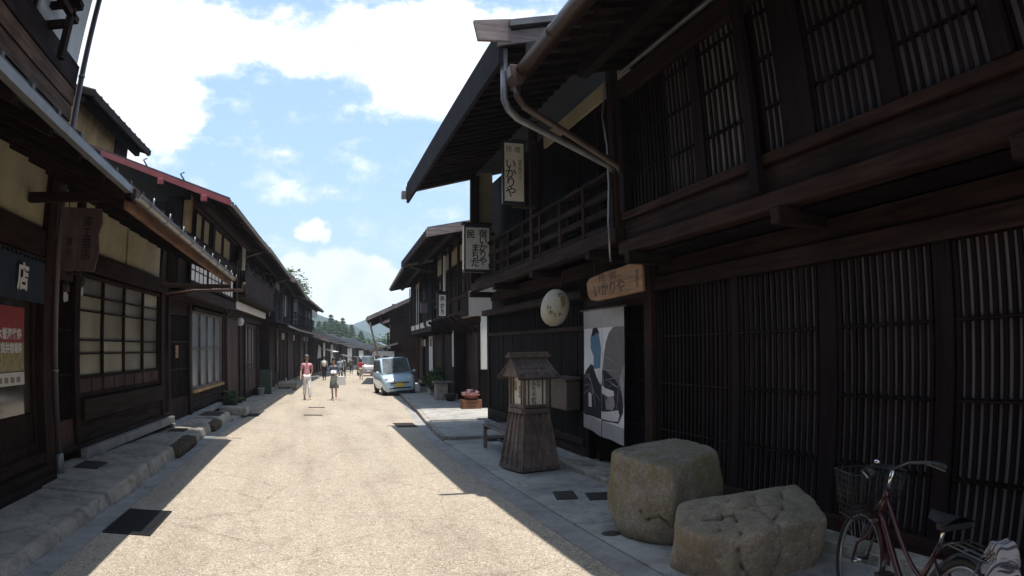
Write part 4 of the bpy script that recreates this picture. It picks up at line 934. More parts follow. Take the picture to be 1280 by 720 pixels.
# left: hanging signboard
t = thing('hanging_signboard', 'weathered dark wooden signboard with brushed characters hung from a bracket above the craft shop door', 'sign', (-2.72, 6.9, 0))
b = MB(); b.prism([(-.235, 2.42), (.20, 2.40), (.25, 2.62), (.225, 2.80), (.27, 2.92), (.245, 3.08), (-.235, 3.10)], 'y', -.02, .02); bd = b.build('board', 'dark_sign', t, bevel=.006)
text('漆工芸店', .125, 'ink', t, (.09, -.026, 2.76), X, Z, vertical=True, line=.95, bold=.002)
text('直売', .10, 'ink', t, (-.13, -.026, 2.66), X, Z, vertical=True, line=1.25)
MB().box(-.74, .45, -.045, .045, 3.16, 3.27).build('bracket', 'wood_x', t, bevel=.008)
MB().tube([(-.18, 0, 3.09), (-.18, 0, 3.17)], .008).tube([(.16, 0, 3.09), (.16, 0, 3.17)], .008).build('hanger', 'iron', t)
t = thing('wind_chime', 'cluster of small black bells with white paper tags dangling under the dark signboard', 'wind chime', (-2.84, 7.05, 0))
b = MB(); pp = MB(); st = MB(); rnd = random.Random(4)
for i in range(6):
    x, y, z = rnd.uniform(-.13, .13), rnd.uniform(-.05, .05), rnd.uniform(2.16, 2.30)
    b.lathe([(.012, .07), (.03, .05), (.035, 0), (.03, -.002)], 8, (x, y, z)); st.tube([(x, y, z + .06), (x * .6, y, 2.42)], .003, 4); pp.box(x - .012, x + .012, y - .001, y + .001, z - .11, z - .03)
st.box(-.1, .1, -.012, .012, 2.385, 2.405)
b.build('bell', 'iron', t); pp.build('paper_tag', 'white', t); st.build('string', 'blackpl', t)
# left noren
t = thing('shop_curtain', 'short navy blue door curtain with one white character hanging over the left shop door', 'curtain', (-3.40, 6.1, 0))
def cloth(y0, y1, z0, z1, ph, name='flap', mat='navy', amp=.015, nrm=1, thick=.002, parent=None, taper=.0):
    mb = MB()
    def P(u, v): return (nrm * (amp * math.sin(u * 7 + ph) * (1 - v) + .02 * (1 - v)), lerp(y0, y1, u) + (u - .5) * taper * v, lerp(z0, z1, v))
    mb.grid(P, 10, 6); o = mb.build(name, mat, parent); return o
for i in range(4): cloth(-.42 + i * .45, .01 + i * .45, 2.07, 2.54, i * 1.3, parent=t, taper=.02)
MB().tube([(0, -.5, 2.59), (0, 1.42, 2.59)], .012).build('rod', 'wood_y', t)
lp = MB()
for i in range(16): lp.box(-.003, .003, -.42 + i * .115, -.38 + i * .115, 2.535, 2.60)
lp.build('loop', 'navy', t)
text('店', .30, 'lettering', t, (.045, .60, 2.32), Y, Z, bold=.012)
# poster
t = thing('event_poster', 'red and white festival poster taped inside the left shop door glass', 'poster', (-3.478, 6.62, 0))
MB().box(-.002, .002, -.40, .40, 1.16, 2.0).build('sheet', cmat('poster_red', (.28, .018, .022), .5, var=.25, scale=5), t)
MB().box(.0025, .0032, -.40, .40, 1.30, 1.62).build('picture', cmat('poster_picture', (.26, .22, .09), .5, var=.7, scale=16), t)
MB().box(.0025, .0032, -.40, .40, 1.16, 1.31).build('text_block', cmat('poster_white', (.55, .54, .52), .5, var=.1), t)
text('木曽漆器祭', .125, 'lettering', t, (.005, 0, 1.71), Y, Z, bold=.004, squeeze=1.05); text('奈良井宿場祭', .115, 'lettering', t, (.005, 0, 1.56), Y, Z, bold=.003)
b = MB(); rnd = random.Random(2)
for i in range(4): b.box(.0035, .004, -.3 + i * .16, -.2 + i * .16, 1.19, 1.25)
b.build('photo', cmat('poster_photo', (.2, .15, .12), .5, var=.6, scale=30), t)
# right: wooden signboard of the inn
t = thing('carved_signboard', 'irregular orange-brown wooden signboard with brushed name under the inn balcony', 'sign', (3.76, 7.8, 0), .0)
b = MB(); b.prism([(-.86, 2.30), (.50, 2.27), (.70, 2.30), (.80, 2.37), (.84, 2.55), (.74, 2.61), (.2, 2.645), (-.3, 2.655), (-.5, 2.67), (-.84, 2.66)], 'x', -.02, .02); b.build('board', 'board_sign', t, bevel=.008)
text('いかりや', .20, 'inkbrown', t, (-.0215, .10, 2.42), -Y, Z, bold=.001, squeeze=1.25); text('民  宿', .11, 'inkbrown', t, (-.0215, .14, 2.575), -Y, Z, squeeze=2.0)
text('奈良井', .075, 'inkbrown', t, (-.0215, -.72, 2.47), -Y, Z, vertical=True)
MB().tube([(0, -.6, 2.66), (0, -.6, 2.84)], .006).tube([(0, .6, 2.63), (0, .6, 2.84)], .006).build('hanger', 'iron', t)
# oval lantern / gourd plaque
t = thing('oval_lantern', 'cream oval paper lantern with gold characters hanging beside the inn door', 'lantern', (3.58, 9.5, 2.25)); t.rotation_euler = (R(-4), R(14), R(-12))
b = MB(); prof = [(.01, -.29)]
for i in range(1, 24): a = math.pi * i / 24; prof.append((.215 * math.sin(a) ** .85 * (1 + .008 * (i % 2)), -.285 * math.cos(a)))
prof.append((.01, .29)); b.lathe(prof, 24); b.build('paper_body', cmat('lantern_paper', (.50, .46, .38), .8, var=.12, scale=3, dirt=(.42, .35, .2)), t)
MB().tube([(0, 0, .28), (.01, 0, .36), (0, 0, .52)], .008).build('hanger', 'iron', t)
M['goldbrown'] = plain('gold_brown_paint', (.16, .11, .03), .6, var=.1)
for k, ch in enumerate('奈良井宿'): a = R(68 - k * 32); text(ch, .085, 'goldbrown', t, (math.sin(R(2)) * .1 + .12 * math.cos(a) * .9 - .03, -.207 + .02 * (k == 0) + .01 * k * 0, .12 * math.sin(a) + .06), X, Z, bold=.003)
for k, ch in enumerate('いかりや'): a = R(200 + k * 35); text(ch, .07, 'goldbrown', t, (.12 * math.cos(a) + .0, -.2, .14 * math.sin(a)), X, Z, bold=.003)
# white picture noren
t = thing('picture_curtain', 'long split white door curtain printed with a kimono figure and umbrella at the inn entrance', 'curtain', (3.98, 8.63, 0))
MB().tube([(0, -.75, 2.19), (0, .80, 2.19)], .013, 10).build('rod', 'grey_y', t)
cg = cmat('cloth_grey', (.38, .365, .365), .95, var=.08); cw = cmat('cloth_white', (.74, .72, .72), .95, var=.05); cb = cmat('cloth_black', (.016, .016, .02), .95, var=.1); cd = cmat('cloth_dark_grey', (.16, .145, .14), .95, var=.1); cblue = cmat('cloth_blue', (.10, .21, .30), .95, var=.1); cskin = cmat('cloth_pale', (.66, .62, .60), .95, var=.04)
SH = lambda y, z: .012 * math.sin(y * 9 + z * 2.2) * (2.2 - z) * .6      # gentle hang
def sheet(name, poly, mat, lift):
    """flat printed shape on the curtain: poly in (across 0..1, up 0..1) where 0 across is the far side"""
    bm = bmesh.new(); 
    vs = [bm.verts.new((0, lerp(.69, -.69, u), lerp(.30, 2.18, v))) for u, v in poly]
    f = bm.faces.new(vs); bmesh.ops.triangulate(bm, faces=[f]); 
    for _ in range(3): bmesh.ops.subdivide_edges(bm, edges=[e for e in bm.edges if e.calc_length() > .12], cuts=1, use_grid_fill=False); bmesh.ops.triangulate(bm, faces=bm.faces)
    for v in bm.verts: v.co.x = -SH(v.co.y, v.co.z) - lift
    me = bpy.data.meshes.new(name); bm.to_mesh(me); bm.free(); me.materials.append(mat if not isinstance(mat, str) else M[mat])
    o = bpy.data.objects.new(name, me); COL.objects.link(o); o.parent = t; return o
sheet('cloth', [(0, .06), (.47, .02), (.475, 1), (0, 1)], cw, 0); sheet('cloth', [(.485, .02), (1, 0), (1, 1), (.48, 1)], cw, 0)
sheet('band', [(0, .86), (.475, .86), (.475, 1), (0, 1)], cg, .003); sheet('band', [(.48, .86), (1, .86), (1, 1), (.48, 1)], cg, .003)
sheet('band', [(0, .06), (.47, .02), (.47, .14), (0, .165)], cg, .003); sheet('band', [(.485, .02), (1, 0), (1, .125), (.485, .14)], cg, .003)
arc = [(.72 + .0, .86)] + [(.48 + .24 * (1 - math.sin(R(a))) * .0 + .485 - .485 + (.03 + .22 * math.cos(R(a))) * 1.0, .45 + .41 * math.sin(R(a))) for a in ()]
sheet('umbrella', [(.76, .86), (.66, .82), (.58, .75), (.53, .66), (.50, .56), (.49, .47), (.62, .44), (.86, .40), (.90, .50), (1, .60), (1, .86)], cd, .004)
sheet('umbrella_edge', [(1, .60), (.93, .52), (.88, .42), (.90, .30), (.96, .24), (1, .30)], cmat('cloth_lilac', (.30, .26, .28), .95), .005)
sheet('kimono', [(.0, .48), (.08, .53), (.20, .58), (.40, .52), (.47, .42), (.47, .155), (.02, .165), (0, .2)], cb, .004)
sheet('kimono', [(.485, .54), (.60, .53), (.78, .47), (.90, .42), (.97, .34), (.98, .24), (.86, .15), (.485, .145)], cb, .006)
sheet('scarf', [(.20, .70), (.19, .78), (.24, .83), (.34, .84), (.41, .79), (.45, .70), (.42, .55), (.33, .52), (.26, .54), (.27, .64)], cblue, .006)
sheet('hair', [(.22, .80), (.26, .86), (.36, .865), (.42, .81), (.36, .82), (.28, .80)], cb, .0075)
sheet('neck', [(.27, .54), (.42, .55), (.46, .42), (.40, .44), (.33, .48)], cskin, .0065)
sheet('hand', [(.485, .42), (.58, .40), (.75, .385), (.76, .35), (.64, .335), (.485, .36)], cskin, .008); sheet('hand', [(.485, .22), (.58, .22), (.72, .235), (.86, .25), (.90, .21), (.86, .165), (.70, .155), (.485, .16)], cskin, .008)
sheet('sash', [(.62, .335), (.74, .35), (.78, .28), (.72, .24), (.60, .24), (.58, .29)], cmat('cloth_lilac', (.3, .26, .28)), .0085)
sheet('tag', [(.13, .235), (.20, .235), (.20, .345), (.13, .35)], cskin, .0075)
for k, L_ in enumerate(([(.99, .60), (.80, .84)], [(.98, .58), (.62, .78)], [(.97, .56), (.53, .65)], [(.96, .53), (.51, .54)], [(.95, .50), (.56, .46)], [(.06, .50), (.20, .44), (.30, .24)], [(.03, .46), (.15, .50), (.26, .36), (.44, .30)], [(.02, .40), (.14, .42), (.24, .34)], [(.02, .34), (.14, .37), (.22, .33)], [(.50, .50), (.56, .38), (.60, .22)], [(.62, .40), (.74, .44), (.92, .40)], [(.66, .46), (.80, .42), (.90, .43)], [(.86, .40), (.84, .30), (.78, .22)])):
    mb = MB(); mb.tube([(-SH(lerp(.69, -.69, u), lerp(.3, 2.18, v)) - .009, lerp(.69, -.69, u), lerp(.3, 2.18, v)) for u, v in L_], .004, 4); mb.build('fold_line', cg, t)
# tall cream sign and box sign of the inn, and the neighbour's
t = thing('vertical_sign', 'tall cream name sign in a black frame hung high under the inn eaves', 'sign', (3.24, 10.5, 0))
MB().box(-.20, .20, -.045, .045, 4.06, 5.17).build('frame', 'blackpl', t, bevel=.006); MB().box(-.17, .17, -.052, -.046, 4.10, 5.13).build('face', 'signwhite', t, bevel=0)
text('いかりや', .205, 'ink', t, (-.06, -.054, 4.50), X, Z, vertical=True, line=.80, bold=.002); text('民', .12, 'ink', t, (-.09, -.054, 5.02), X, Z); text('宿', .12, 'ink', t, (.06, -.054, 5.02), X, Z)
text('木曽の味どころ', .062, 'ink', t, (.105, -.054, 4.66), X, Z, vertical=True, line=.85)
MB().box(-.02, .40, -.02, .02, 5.18, 5.22).box(-.02, .40, -.02, .02, 4.0, 4.04).build('bracket', 'iron', t)
t = thing('box_sign', 'wide grey-white box sign with brush writing at the far end of the inn balcony', 'sign', (3.38, 13.6, 0))
MB().box(-.29, .29, -.0, .17, 3.24, 4.28).build('frame', 'blackpl', t, bevel=.008); MB().box(-.26, .26, -.007, -.001, 3.30, 4.20).build('face', 'signgrey', t, bevel=0); MB().box(-.297, -.291, .02, .15, 3.30, 4.22).build('side_face', 'signwhite', t, bevel=0); MB().box(-.32, .32, -.03, .20, 4.28, 4.31).build('cap', 'wood_x', t)
text('宿いかりや', .19, 'ink', t, (.12, -.009, 3.78), X, Z, vertical=True, line=.78, bold=.004); text('民', .19, 'ink', t, (-.15, -.009, 4.05), X, Z, bold=.004); text('まちだ', .19, 'ink', t, (-.05, -.009, 3.60), X, Z, vertical=True, line=.85, bold=.004)
MB().box(.29, .42, .06, .12, 3.9, 3.96).box(.29, .42, .06, .12, 3.4, 3.46).build('bracket', 'iron', t)
t = thing('vertical_sign', 'narrow white name sign in a black frame on the house just beyond the inn', 'sign', (4.04, 21.0, .22))
MB().box(-.17, .17, 0, .12, 2.36, 3.16).build('frame', 'blackpl', t, bevel=.006); MB().box(-.11, .11, -.006, -.001, 2.42, 3.10).build('face', 'white', t, bevel=0); MB().box(-.2, .2, -.04, .16, 3.16, 3.22).build('cap', 'wood_x', t); MB().box(.17, .5, .04, .09, 2.9, 2.95).build('bracket', 'iron', t)
text('民宿かとう', .145, 'ink', t, (0, -.008, 2.76), X, Z, vertical=True, line=.80, bold=.006)
# banner upstairs on the left row, lamp boxes
t = thing('hanging_banner', 'grey vertical banner with faint characters hung upstairs on the left row', 'banner', (-1.45, 41.2, 0)); MB().box(-.24, .24, -.01, .01, 2.9, 4.5).build('cloth', cmat('banner_grey', (.22, .24, .26), .9), t); text('奈良井宿', .34, 'lettering', t, (0, -.014, 3.7), X, Z, vertical=True, line=.85)
MB().tube([(-.5, 0, 4.52), (.26, 0, 4.52)], .02).build('rod', 'iron', t)
def wall_lamp(loc, r, label, side=1):
    t = thing('globe_lamp', label, 'lamp', loc); MB().ball((0, 0, 0), r, 16, 10).build('globe', cmat('opal_glass', (.40, .39, .36), .35), t); MB().tube([(-side * .35, 0, .16), (-side * .1, 0, .17), (0, 0, r)], .014).lathe([(.04, r - .02), (.05, r + .02), (.02, r + .05)], 10).build('arm', 'iron', t); return t
wall_lamp((-2.45, 20.6, 2.36), .13, 'round white globe lamp over the red plank door of the balcony house')
t = thing('lantern_box', 'small white box lantern standing out from the far left row above the walkers', 'lantern', (-.25, 56.5, 0)); MB().box(-.25, .25, -.2, .2, 4.0, 4.75).build('glass_box', 'signgrey', t); MB().box(-.4, .4, -.3, .3, 4.75, 4.85).box(-.6, -.25, -.04, .04, 4.3, 4.4).build('frame', 'iron', t)
t = thing('lantern_box', 'white box lantern hung under the upstairs of the house behind the blue car', 'lantern', (3.95, 24.2, 0)); MB().box(-.12, .12, -.12, .12, 2.9, 3.25).build('glass_box', 'backboard', t); MB().box(-.16, .16, -.16, .16, 3.25, 3.30).box(0, .5, -.03, .03, 3.32, 3.37).build('frame', 'iron', t)
t = thing('street_banner', 'small white pennant hanging from a low shop eave behind the walking woman', 'banner', (.15, 58.5, 0)); MB().prism([(-.15, .5), (.2, .62), (.16, 1.5), (-.02, 1.75)], 'y', -.01, .01).build('cloth', 'white', t); MB().tube([(-.3, 0, 1.75), (.1, 0, 1.75)], .02).build('rod', 'iron', t)

# ------------------------------------------------------------------ andon lantern tower
t = thing('lantern_tower', 'tall wooden floor lantern with clad flared base and little shingled roof on the right pavement', 'lantern', (3.02, 9.12, -.145), R(12)); t.scale = (1, 1, 1.03)
def frus(mb, w0, w1, z0, z1): mb.hexa([(-w0, -w0, z0), (w0, -w0, z0), (w0, w0, z0), (-w0, w0, z0)], [(-w1, -w1, z1), (w1, -w1, z1), (w1, w1, z1), (-w1, w1, z1)]); return mb
W0, W1, HB = .30, .19, .86
core = MB(); frus(core, W0 - .015, W1 - .015, .05, HB); bs = core.build('base', 'andon', t)
cl = MB()
for q in range(4):
    Rm = Matrix.Rotation(q * math.pi / 2, 3, 'Z')
    def pt(u, z, o): w = lerp(W0, W1, (z - .05) / (HB - .05)); return Rm @ Vector((u * w, -w - o, z))
    for k in range(6):
        z0, z1 = .06 + k * .123, .06 + (k + 1) * .123 - .004
        cl.hexa([pt(-.99, z0, .014), pt(.99, z0, .014), pt(.99, z0, -.012), pt(-.99, z0, -.012)], [pt(-.99, z1, .001), pt(.99, z1, .001), pt(.99, z1, -.014), pt(-.99, z1, -.014)])
cl.build('cladding', 'andon', bs)
bt = MB()
for q in range(4):
    Rm = Matrix.Rotation(q * math.pi / 2, 3, 'Z')
    for u in (-1.0, -.5, 0, .5):
        a, c = pt(u, .05, .018), pt(u, HB, .010); bt.beam(a, c, .032, .03, up=Rm @ Vector((0, -1, 0)))
    bt.beam(pt(-1.04, .055, .02), pt(1.04, .055, .02), .04, .05); bt.beam(pt(-1.04, HB, .02), pt(1.04, HB, .02), .05, .06)
bt.build('batten', 'andon', bs)
frus(MB(), W0 - .05, W0 - .05, .0, .05).build('foot', 'blackpl', t)
fr = MB()
for sx in (-1, 1):
    for sy in (-1, 1): fr.box(sx * .195 - .022, sx * .195 + .022, sy * .195 - .022, sy * .195 + .022, HB + .03, 1.36)
for q in range(4):
    Rm = Matrix.Rotation(q * math.pi / 2, 3, 'Z')
    for z in (HB + .06, 1.34): fr.beam(Rm @ Vector((-.18, -.195, z)), Rm @ Vector((.18, -.195, z)), .035, .045)
    for x in (-.115, .115): fr.beam(Rm @ Vector((x, -.192, HB + .07)), Rm @ Vector((x, -.192, 1.33)), .02, .02, up=(1, 0, 0))
fr.build('lamp_frame', 'andon', t, bevel=.003)
pn = MB(); frus(pn, .180, .180, HB + .06, 1.34); pn.build('paper_pane', 'signwhite', t)
text('いかりや町田', .082, 'ink', t, (-.02, -.183, 1.11), X, Z, vertical=True, line=.86, bold=.001); text('民宿', .06, 'ink', t, (.055, -.183, 1.24), X, Z, vertical=True)
text('民宿', .07, 'ink', t, (-.183, .06, 1.2), -Y, Z, vertical=True); text('奈良井', .06, 'ink', t, (-.183, -.05, 1.12), -Y, Z, vertical=True)
rf = MB()
EW, RWD = .47, .285
def rp(u, v, o=0): # curved gable roof: v -1..1 across, u along the ridge
    a = abs(v); return ((u * 2 - 1) * (RWD + .06 * a), v * .31, 1.61 + o - .27 * a ** .8 - .02 * a)
for sgn in (-1, 1):
    rf.grid(lambda u, v: rp(u, sgn * v), 12, 8); rf.grid(lambda u, v: rp(u, sgn * v, -.022), 12, 8)
for sgn in (-1, 1):
    for i in range(9):
        u = i / 8; 
        rf.tube([Vector(rp(u, sgn * k / 6, .008)) for k in range(7)], .011, 6)
    for r_k in (.25, .5, .75, 1.0):
        rf.beam(rp(0, sgn * r_k, .004), rp(1, sgn * r_k, .004), .02, .014)
ro_ = rf.build('roof', 'andon', t, recalc=False)
g_ = MB(); g_.box(-.35, .35, -.055, .055, 1.60, 1.64); g_.box(-.33, .33, -.035, .035, 1.64, 1.675); g_.build('ridge_cap', 'andon', ro_, bevel=.004)
g_ = MB()
for x in (-.30, .26): g_.prism([(-.31, 1.38), (0, 1.58), (.31, 1.38), (.26, 1.34), (-.26, 1.34)], 'x', x, x + .04)
g_.build('gable', 'andon', ro_)
# bench
t = thing('wooden_bench', 'low grey slatted wooden bench against the black wall behind the floor lantern', 'bench', (3.22, 10.8, zr(10.8) + .02))
s_ = MB()
for i in range(5): s_.box(-.27 + i * .112, -.27 + i * .112 + .098, -.80, .80, .405, .44)
s_.build('seat', 'grey_y', t, bevel=.004)
for sx in (-.24, .24):
    for sy in (-.72, .72): MB().box(sx - .03, sx + .03, sy - .03, sy + .03, 0, .40).build('leg', 'grey_z', t, bevel=.004)
MB().box(-.25, .25, -.75, -.69, .34, .40).box(-.25, .25, .69, .75, .34, .40).box(-.02, .02, -.7, .7, .12, .16).box(-.24, .24, -.74, -.70, .11, .17).box(-.24, .24, .70, .74, .11, .17).build('stretcher', 'grey_y', t)
# mailbox on the wall
t = thing('wall_mailbox', 'brown metal box mounted on the black inn wall beside the floor lantern', 'mailbox', (4.0, 10.15, 0))
b = MB(); b.box(-.13, .11, -.36, .36, .62, 1.10); b.build('body', cmat('brown_metal', (.075, .055, .048), .55, var=.3, scale=8), t, bevel=.01); b = MB(); b.hexa([(-.16, -.39, 1.10), (.11, -.39, 1.12), (.11, .39, 1.12), (-.16, .39, 1.10)], [(-.16, -.39, 1.125), (.11, -.39, 1.16), (.11, .39, 1.16), (-.16, .39, 1.125)]); b.build('lid', 'brown_metal' if 0 else M['brown_metal'], t)
MB().box(-.135, -.13, -.2, .2, .98, 1.02).build('slot', 'blackpl', t)
# door step, drain plates, grates
MB().box(3.52, 4.0, 7.35, 9.3, -.16, -.055).build('doorstep', 'kerb', None, bevel=.012); o = bpy.data.objects['doorstep']; tag(o, 'low pale concrete step in front of the inn door', 'step')
def plate(x0, x1, y0, y1, z, label, mat='iron', name='drain_cover', cat='drain cover', holes=False, group=None, rz=0, slope=True):
    cx, cy = (x0 + x1) / 2, (y0 + y1) / 2
    t = thing(name, label, cat, (cx, cy, z), rz, group)
    if slope: t.rotation_euler = (math.atan(-.018), 0, rz)
    a, b2 = (x1 - x0) / 2, (y1 - y0) / 2
    fm = MB(); fm.box(-a, a, -b2, -b2 + .02, -.02, .006).box(-a, a, b2 - .02, b2, -.02, .006).box(-a, -a + .02, -b2 + .02, b2 - .02, -.02, .006).box(a - .02, a, -b2 + .02, b2 - .02, -.02, .006).build('frame', mat, t)
    g_ = MB()
    if holes:
        n = int(b2 * 2 / .045)
        for i in range(n): y = lerp(-b2 + .025, b2 - .05, i / max(1, n - 1)); g_.box(-a + .02, a - .02, y, y + .026, -.02, .004)
        m_ = int(a * 2 / .09)
        for i in range(1, m_): x = -a + 2 * a * i / m_; g_.box(x - .006, x + .006, -b2 + .02, b2 - .02, -.02, .0025)
    else:
        g_.box(-a + .021, a - .021, -b2 + .021, b2 - .021, -.02, .003)
        k = int(a * 2 / .05); l_ = int(b2 * 2 / .05)
        for i in range(1, k):
            for j_ in range(1, l_):
                x, y = -a + 2 * a * i / k, -b2 + 2 * b2 * j_ / l_
                g_.box(x - .010, x + .010, y - .004, y + .004, .003, .006)
    g_.build('grille' if holes else 'plate', mat, t)
    MB().box(-a + .01, a - .01, -b2 + .01, b2 - .01, -.024, -.0205).build('pit', 'blackpl', t)
    return t
plate(-2.16, -1.66, 5.87, 6.90, zr(6.4) + .006, 'large black iron grate in the road by the left channel, nearest the camera', 'grate', 'road_grate', 'drain grate', True)
plate(-2.12, -1.72, 18.6, 19.5, zr(19) + .006, 'black iron grate in the road by the left channel farther off', 'grate', 'road_grate', 'drain grate', True)
plate(1.90, 2.40, 15.7, 16.7, zr(16.2) + .008, 'rusty iron grate in the road edge before the right kerb', 'iron', 'road_grate', 'drain grate', True)
plate(2.68, 2.93, 6.92, 7.36, zr(7.1) + .026, 'small rusty iron plate in the right pavement, the one nearer the road', rz=-.25)
plate(3.00, 3.27, 6.72, 7.10, zr(6.9) + .026, 'small rusty iron plate in the right pavement, the one nearer the doorstep', rz=-.25)
plate(-3.35, -3.0, 8.2, 8.7, .042, 'square iron plate in the left pavement beside the downpipe', slope=False); plate(-3.1, -2.75, 13.0, 13.45, -.062, 'iron plate in the left pavement before the blue-grey window', slope=False)
plate(-3.05, -2.45, 16.0, 16.9, -.052, 'large iron plate in the left pavement under the blue-grey window', slope=False)
t = MB().lathe([(.001, 0), (.09, 0), (.09, .004), (.07, .006), (.001, .006)], 24, (2.56, 5.35, zr(5.35) + .021)).build('valve_cover', 'iron'); tag(t, 'small round iron valve cover set in the pavement beside the mossy boulder', 'valve cover')

for x, y, lb in ((-.15, 19.2, 'small oblong iron cover in the road, the nearer of two'), (-.05, 22.2, 'small oblong iron cover in the road, the farther of two')):
    plate(x - .28, x + .28, y - .12, y + .12, zr(y) + .004, lb)
# ------------------------------------------------------------------ boulders
def smooth_rock(name, label, c, planes, mat, p=16, seed=1, cracks=(), rz=0, nz=.03, chips=()):
    b = bmesh.new(); bmesh.ops.create_icosphere(b, subdivisions=7, radius=1)
    pls = [(Vector(n).normalized(), d) for n, d in planes]
    groove_shade = []; cr = [[Vector(q).normalized() for q in L_] for L_ in cracks]; off = Vector((seed * 7.3, seed * 3.1, 0))
    rq = random.Random(seed)
    for _ in range(16):                       # broken facets
        n = Vector((rq.gauss(0, 1), rq.gauss(0, 1), rq.gauss(0, .8))).normalized(); s0 = sum((max(0, m.dot(n)) / dd) ** p for m, dd in pls) ** (-1 / p)
        pls.append((n, s0 * rq.uniform(.985, 1.08)))
    for v in b.verts:
        d = v.co.normalized(); s = 0
        for n, dd in pls:
            k = n.dot(d)
            if k > 0: s += (k / dd) ** p
        r = s ** (-1 / p)
        q = d * r
        r += nz * noise.noise(q * 2.3 + off) + nz * .5 * noise.noise(q * 6 + off) + nz * .22 * noise.noise(q * 16 + off) + nz * .10 * noise.noise(q * 45 + off)
        # ledgy breaks
        r += nz * .5 * (abs(noise.noise(q * 3.7 + off * 2)) - .25)
        q = d * r; sl = 0
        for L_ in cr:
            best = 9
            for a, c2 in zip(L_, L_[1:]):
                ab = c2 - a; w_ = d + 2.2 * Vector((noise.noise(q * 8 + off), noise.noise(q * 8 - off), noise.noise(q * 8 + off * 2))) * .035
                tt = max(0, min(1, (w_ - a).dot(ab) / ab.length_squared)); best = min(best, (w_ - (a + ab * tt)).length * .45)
            q = q - d * .045 * math.exp(-(best / .014) ** 2) - d * .018 * math.exp(-(best / .05) ** 2); sl = max(sl, .9 * math.exp(-(best / .008) ** 2))  # last value drives the shade painted along the crack lines
        v.co = q; groove_shade.append(sl)
    me = bpy.data.meshes.new(name); b.to_mesh(me); b.free(); at = me.attributes.new('crack_shade', 'FLOAT', 'POINT'); at.data.foreach_set('value', groove_shade); me.polygons.foreach_set('use_smooth', [True] * len(me.polygons)); me.materials.append(M[mat])
    o = bpy.data.objects.new(name, me); COL.objects.link(o); o.location = c; o.rotation_euler = (0, 0, rz); tag(o, label, 'boulder'); return o
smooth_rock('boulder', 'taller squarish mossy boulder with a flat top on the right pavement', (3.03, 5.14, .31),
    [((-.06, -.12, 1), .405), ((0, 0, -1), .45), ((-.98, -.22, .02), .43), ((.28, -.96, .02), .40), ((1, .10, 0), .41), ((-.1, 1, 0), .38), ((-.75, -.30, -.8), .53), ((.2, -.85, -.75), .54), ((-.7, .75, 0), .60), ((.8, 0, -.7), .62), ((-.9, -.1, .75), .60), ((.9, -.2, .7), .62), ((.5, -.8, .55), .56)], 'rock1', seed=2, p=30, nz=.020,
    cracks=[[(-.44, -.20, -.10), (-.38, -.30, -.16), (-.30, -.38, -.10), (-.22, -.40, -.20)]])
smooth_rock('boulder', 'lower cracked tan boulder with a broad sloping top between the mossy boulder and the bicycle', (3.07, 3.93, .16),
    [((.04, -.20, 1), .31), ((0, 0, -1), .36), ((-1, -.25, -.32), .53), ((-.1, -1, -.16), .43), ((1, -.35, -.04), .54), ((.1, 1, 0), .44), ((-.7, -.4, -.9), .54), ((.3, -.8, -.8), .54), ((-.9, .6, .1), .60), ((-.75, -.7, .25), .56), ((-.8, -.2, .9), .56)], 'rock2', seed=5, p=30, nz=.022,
    cracks=[[(-.55, .02, .26), (-.30, -.10, .30), (-.05, -.10, .33), (.10, .08, .35), (.2, .3, .36)], [(-.30, -.10, .30), (-.34, -.32, .18), (-.36, -.36, .0), (-.30, -.36, -.25)], [(-.05, -.10, .33), (-.04, -.34, .22), (-.02, -.42, .02), (-.05, -.40, -.2)], [(-.04, -.34, .22), (.15, -.25, .30), (.35, -.05, .36), (.45, .15, .36)], [(-.52, -.22, .2), (-.38, .02, .32), (-.15, .14, .36)], [(.22, -.42, .12), (.26, -.42, -.05), (.30, -.4, -.15)]])

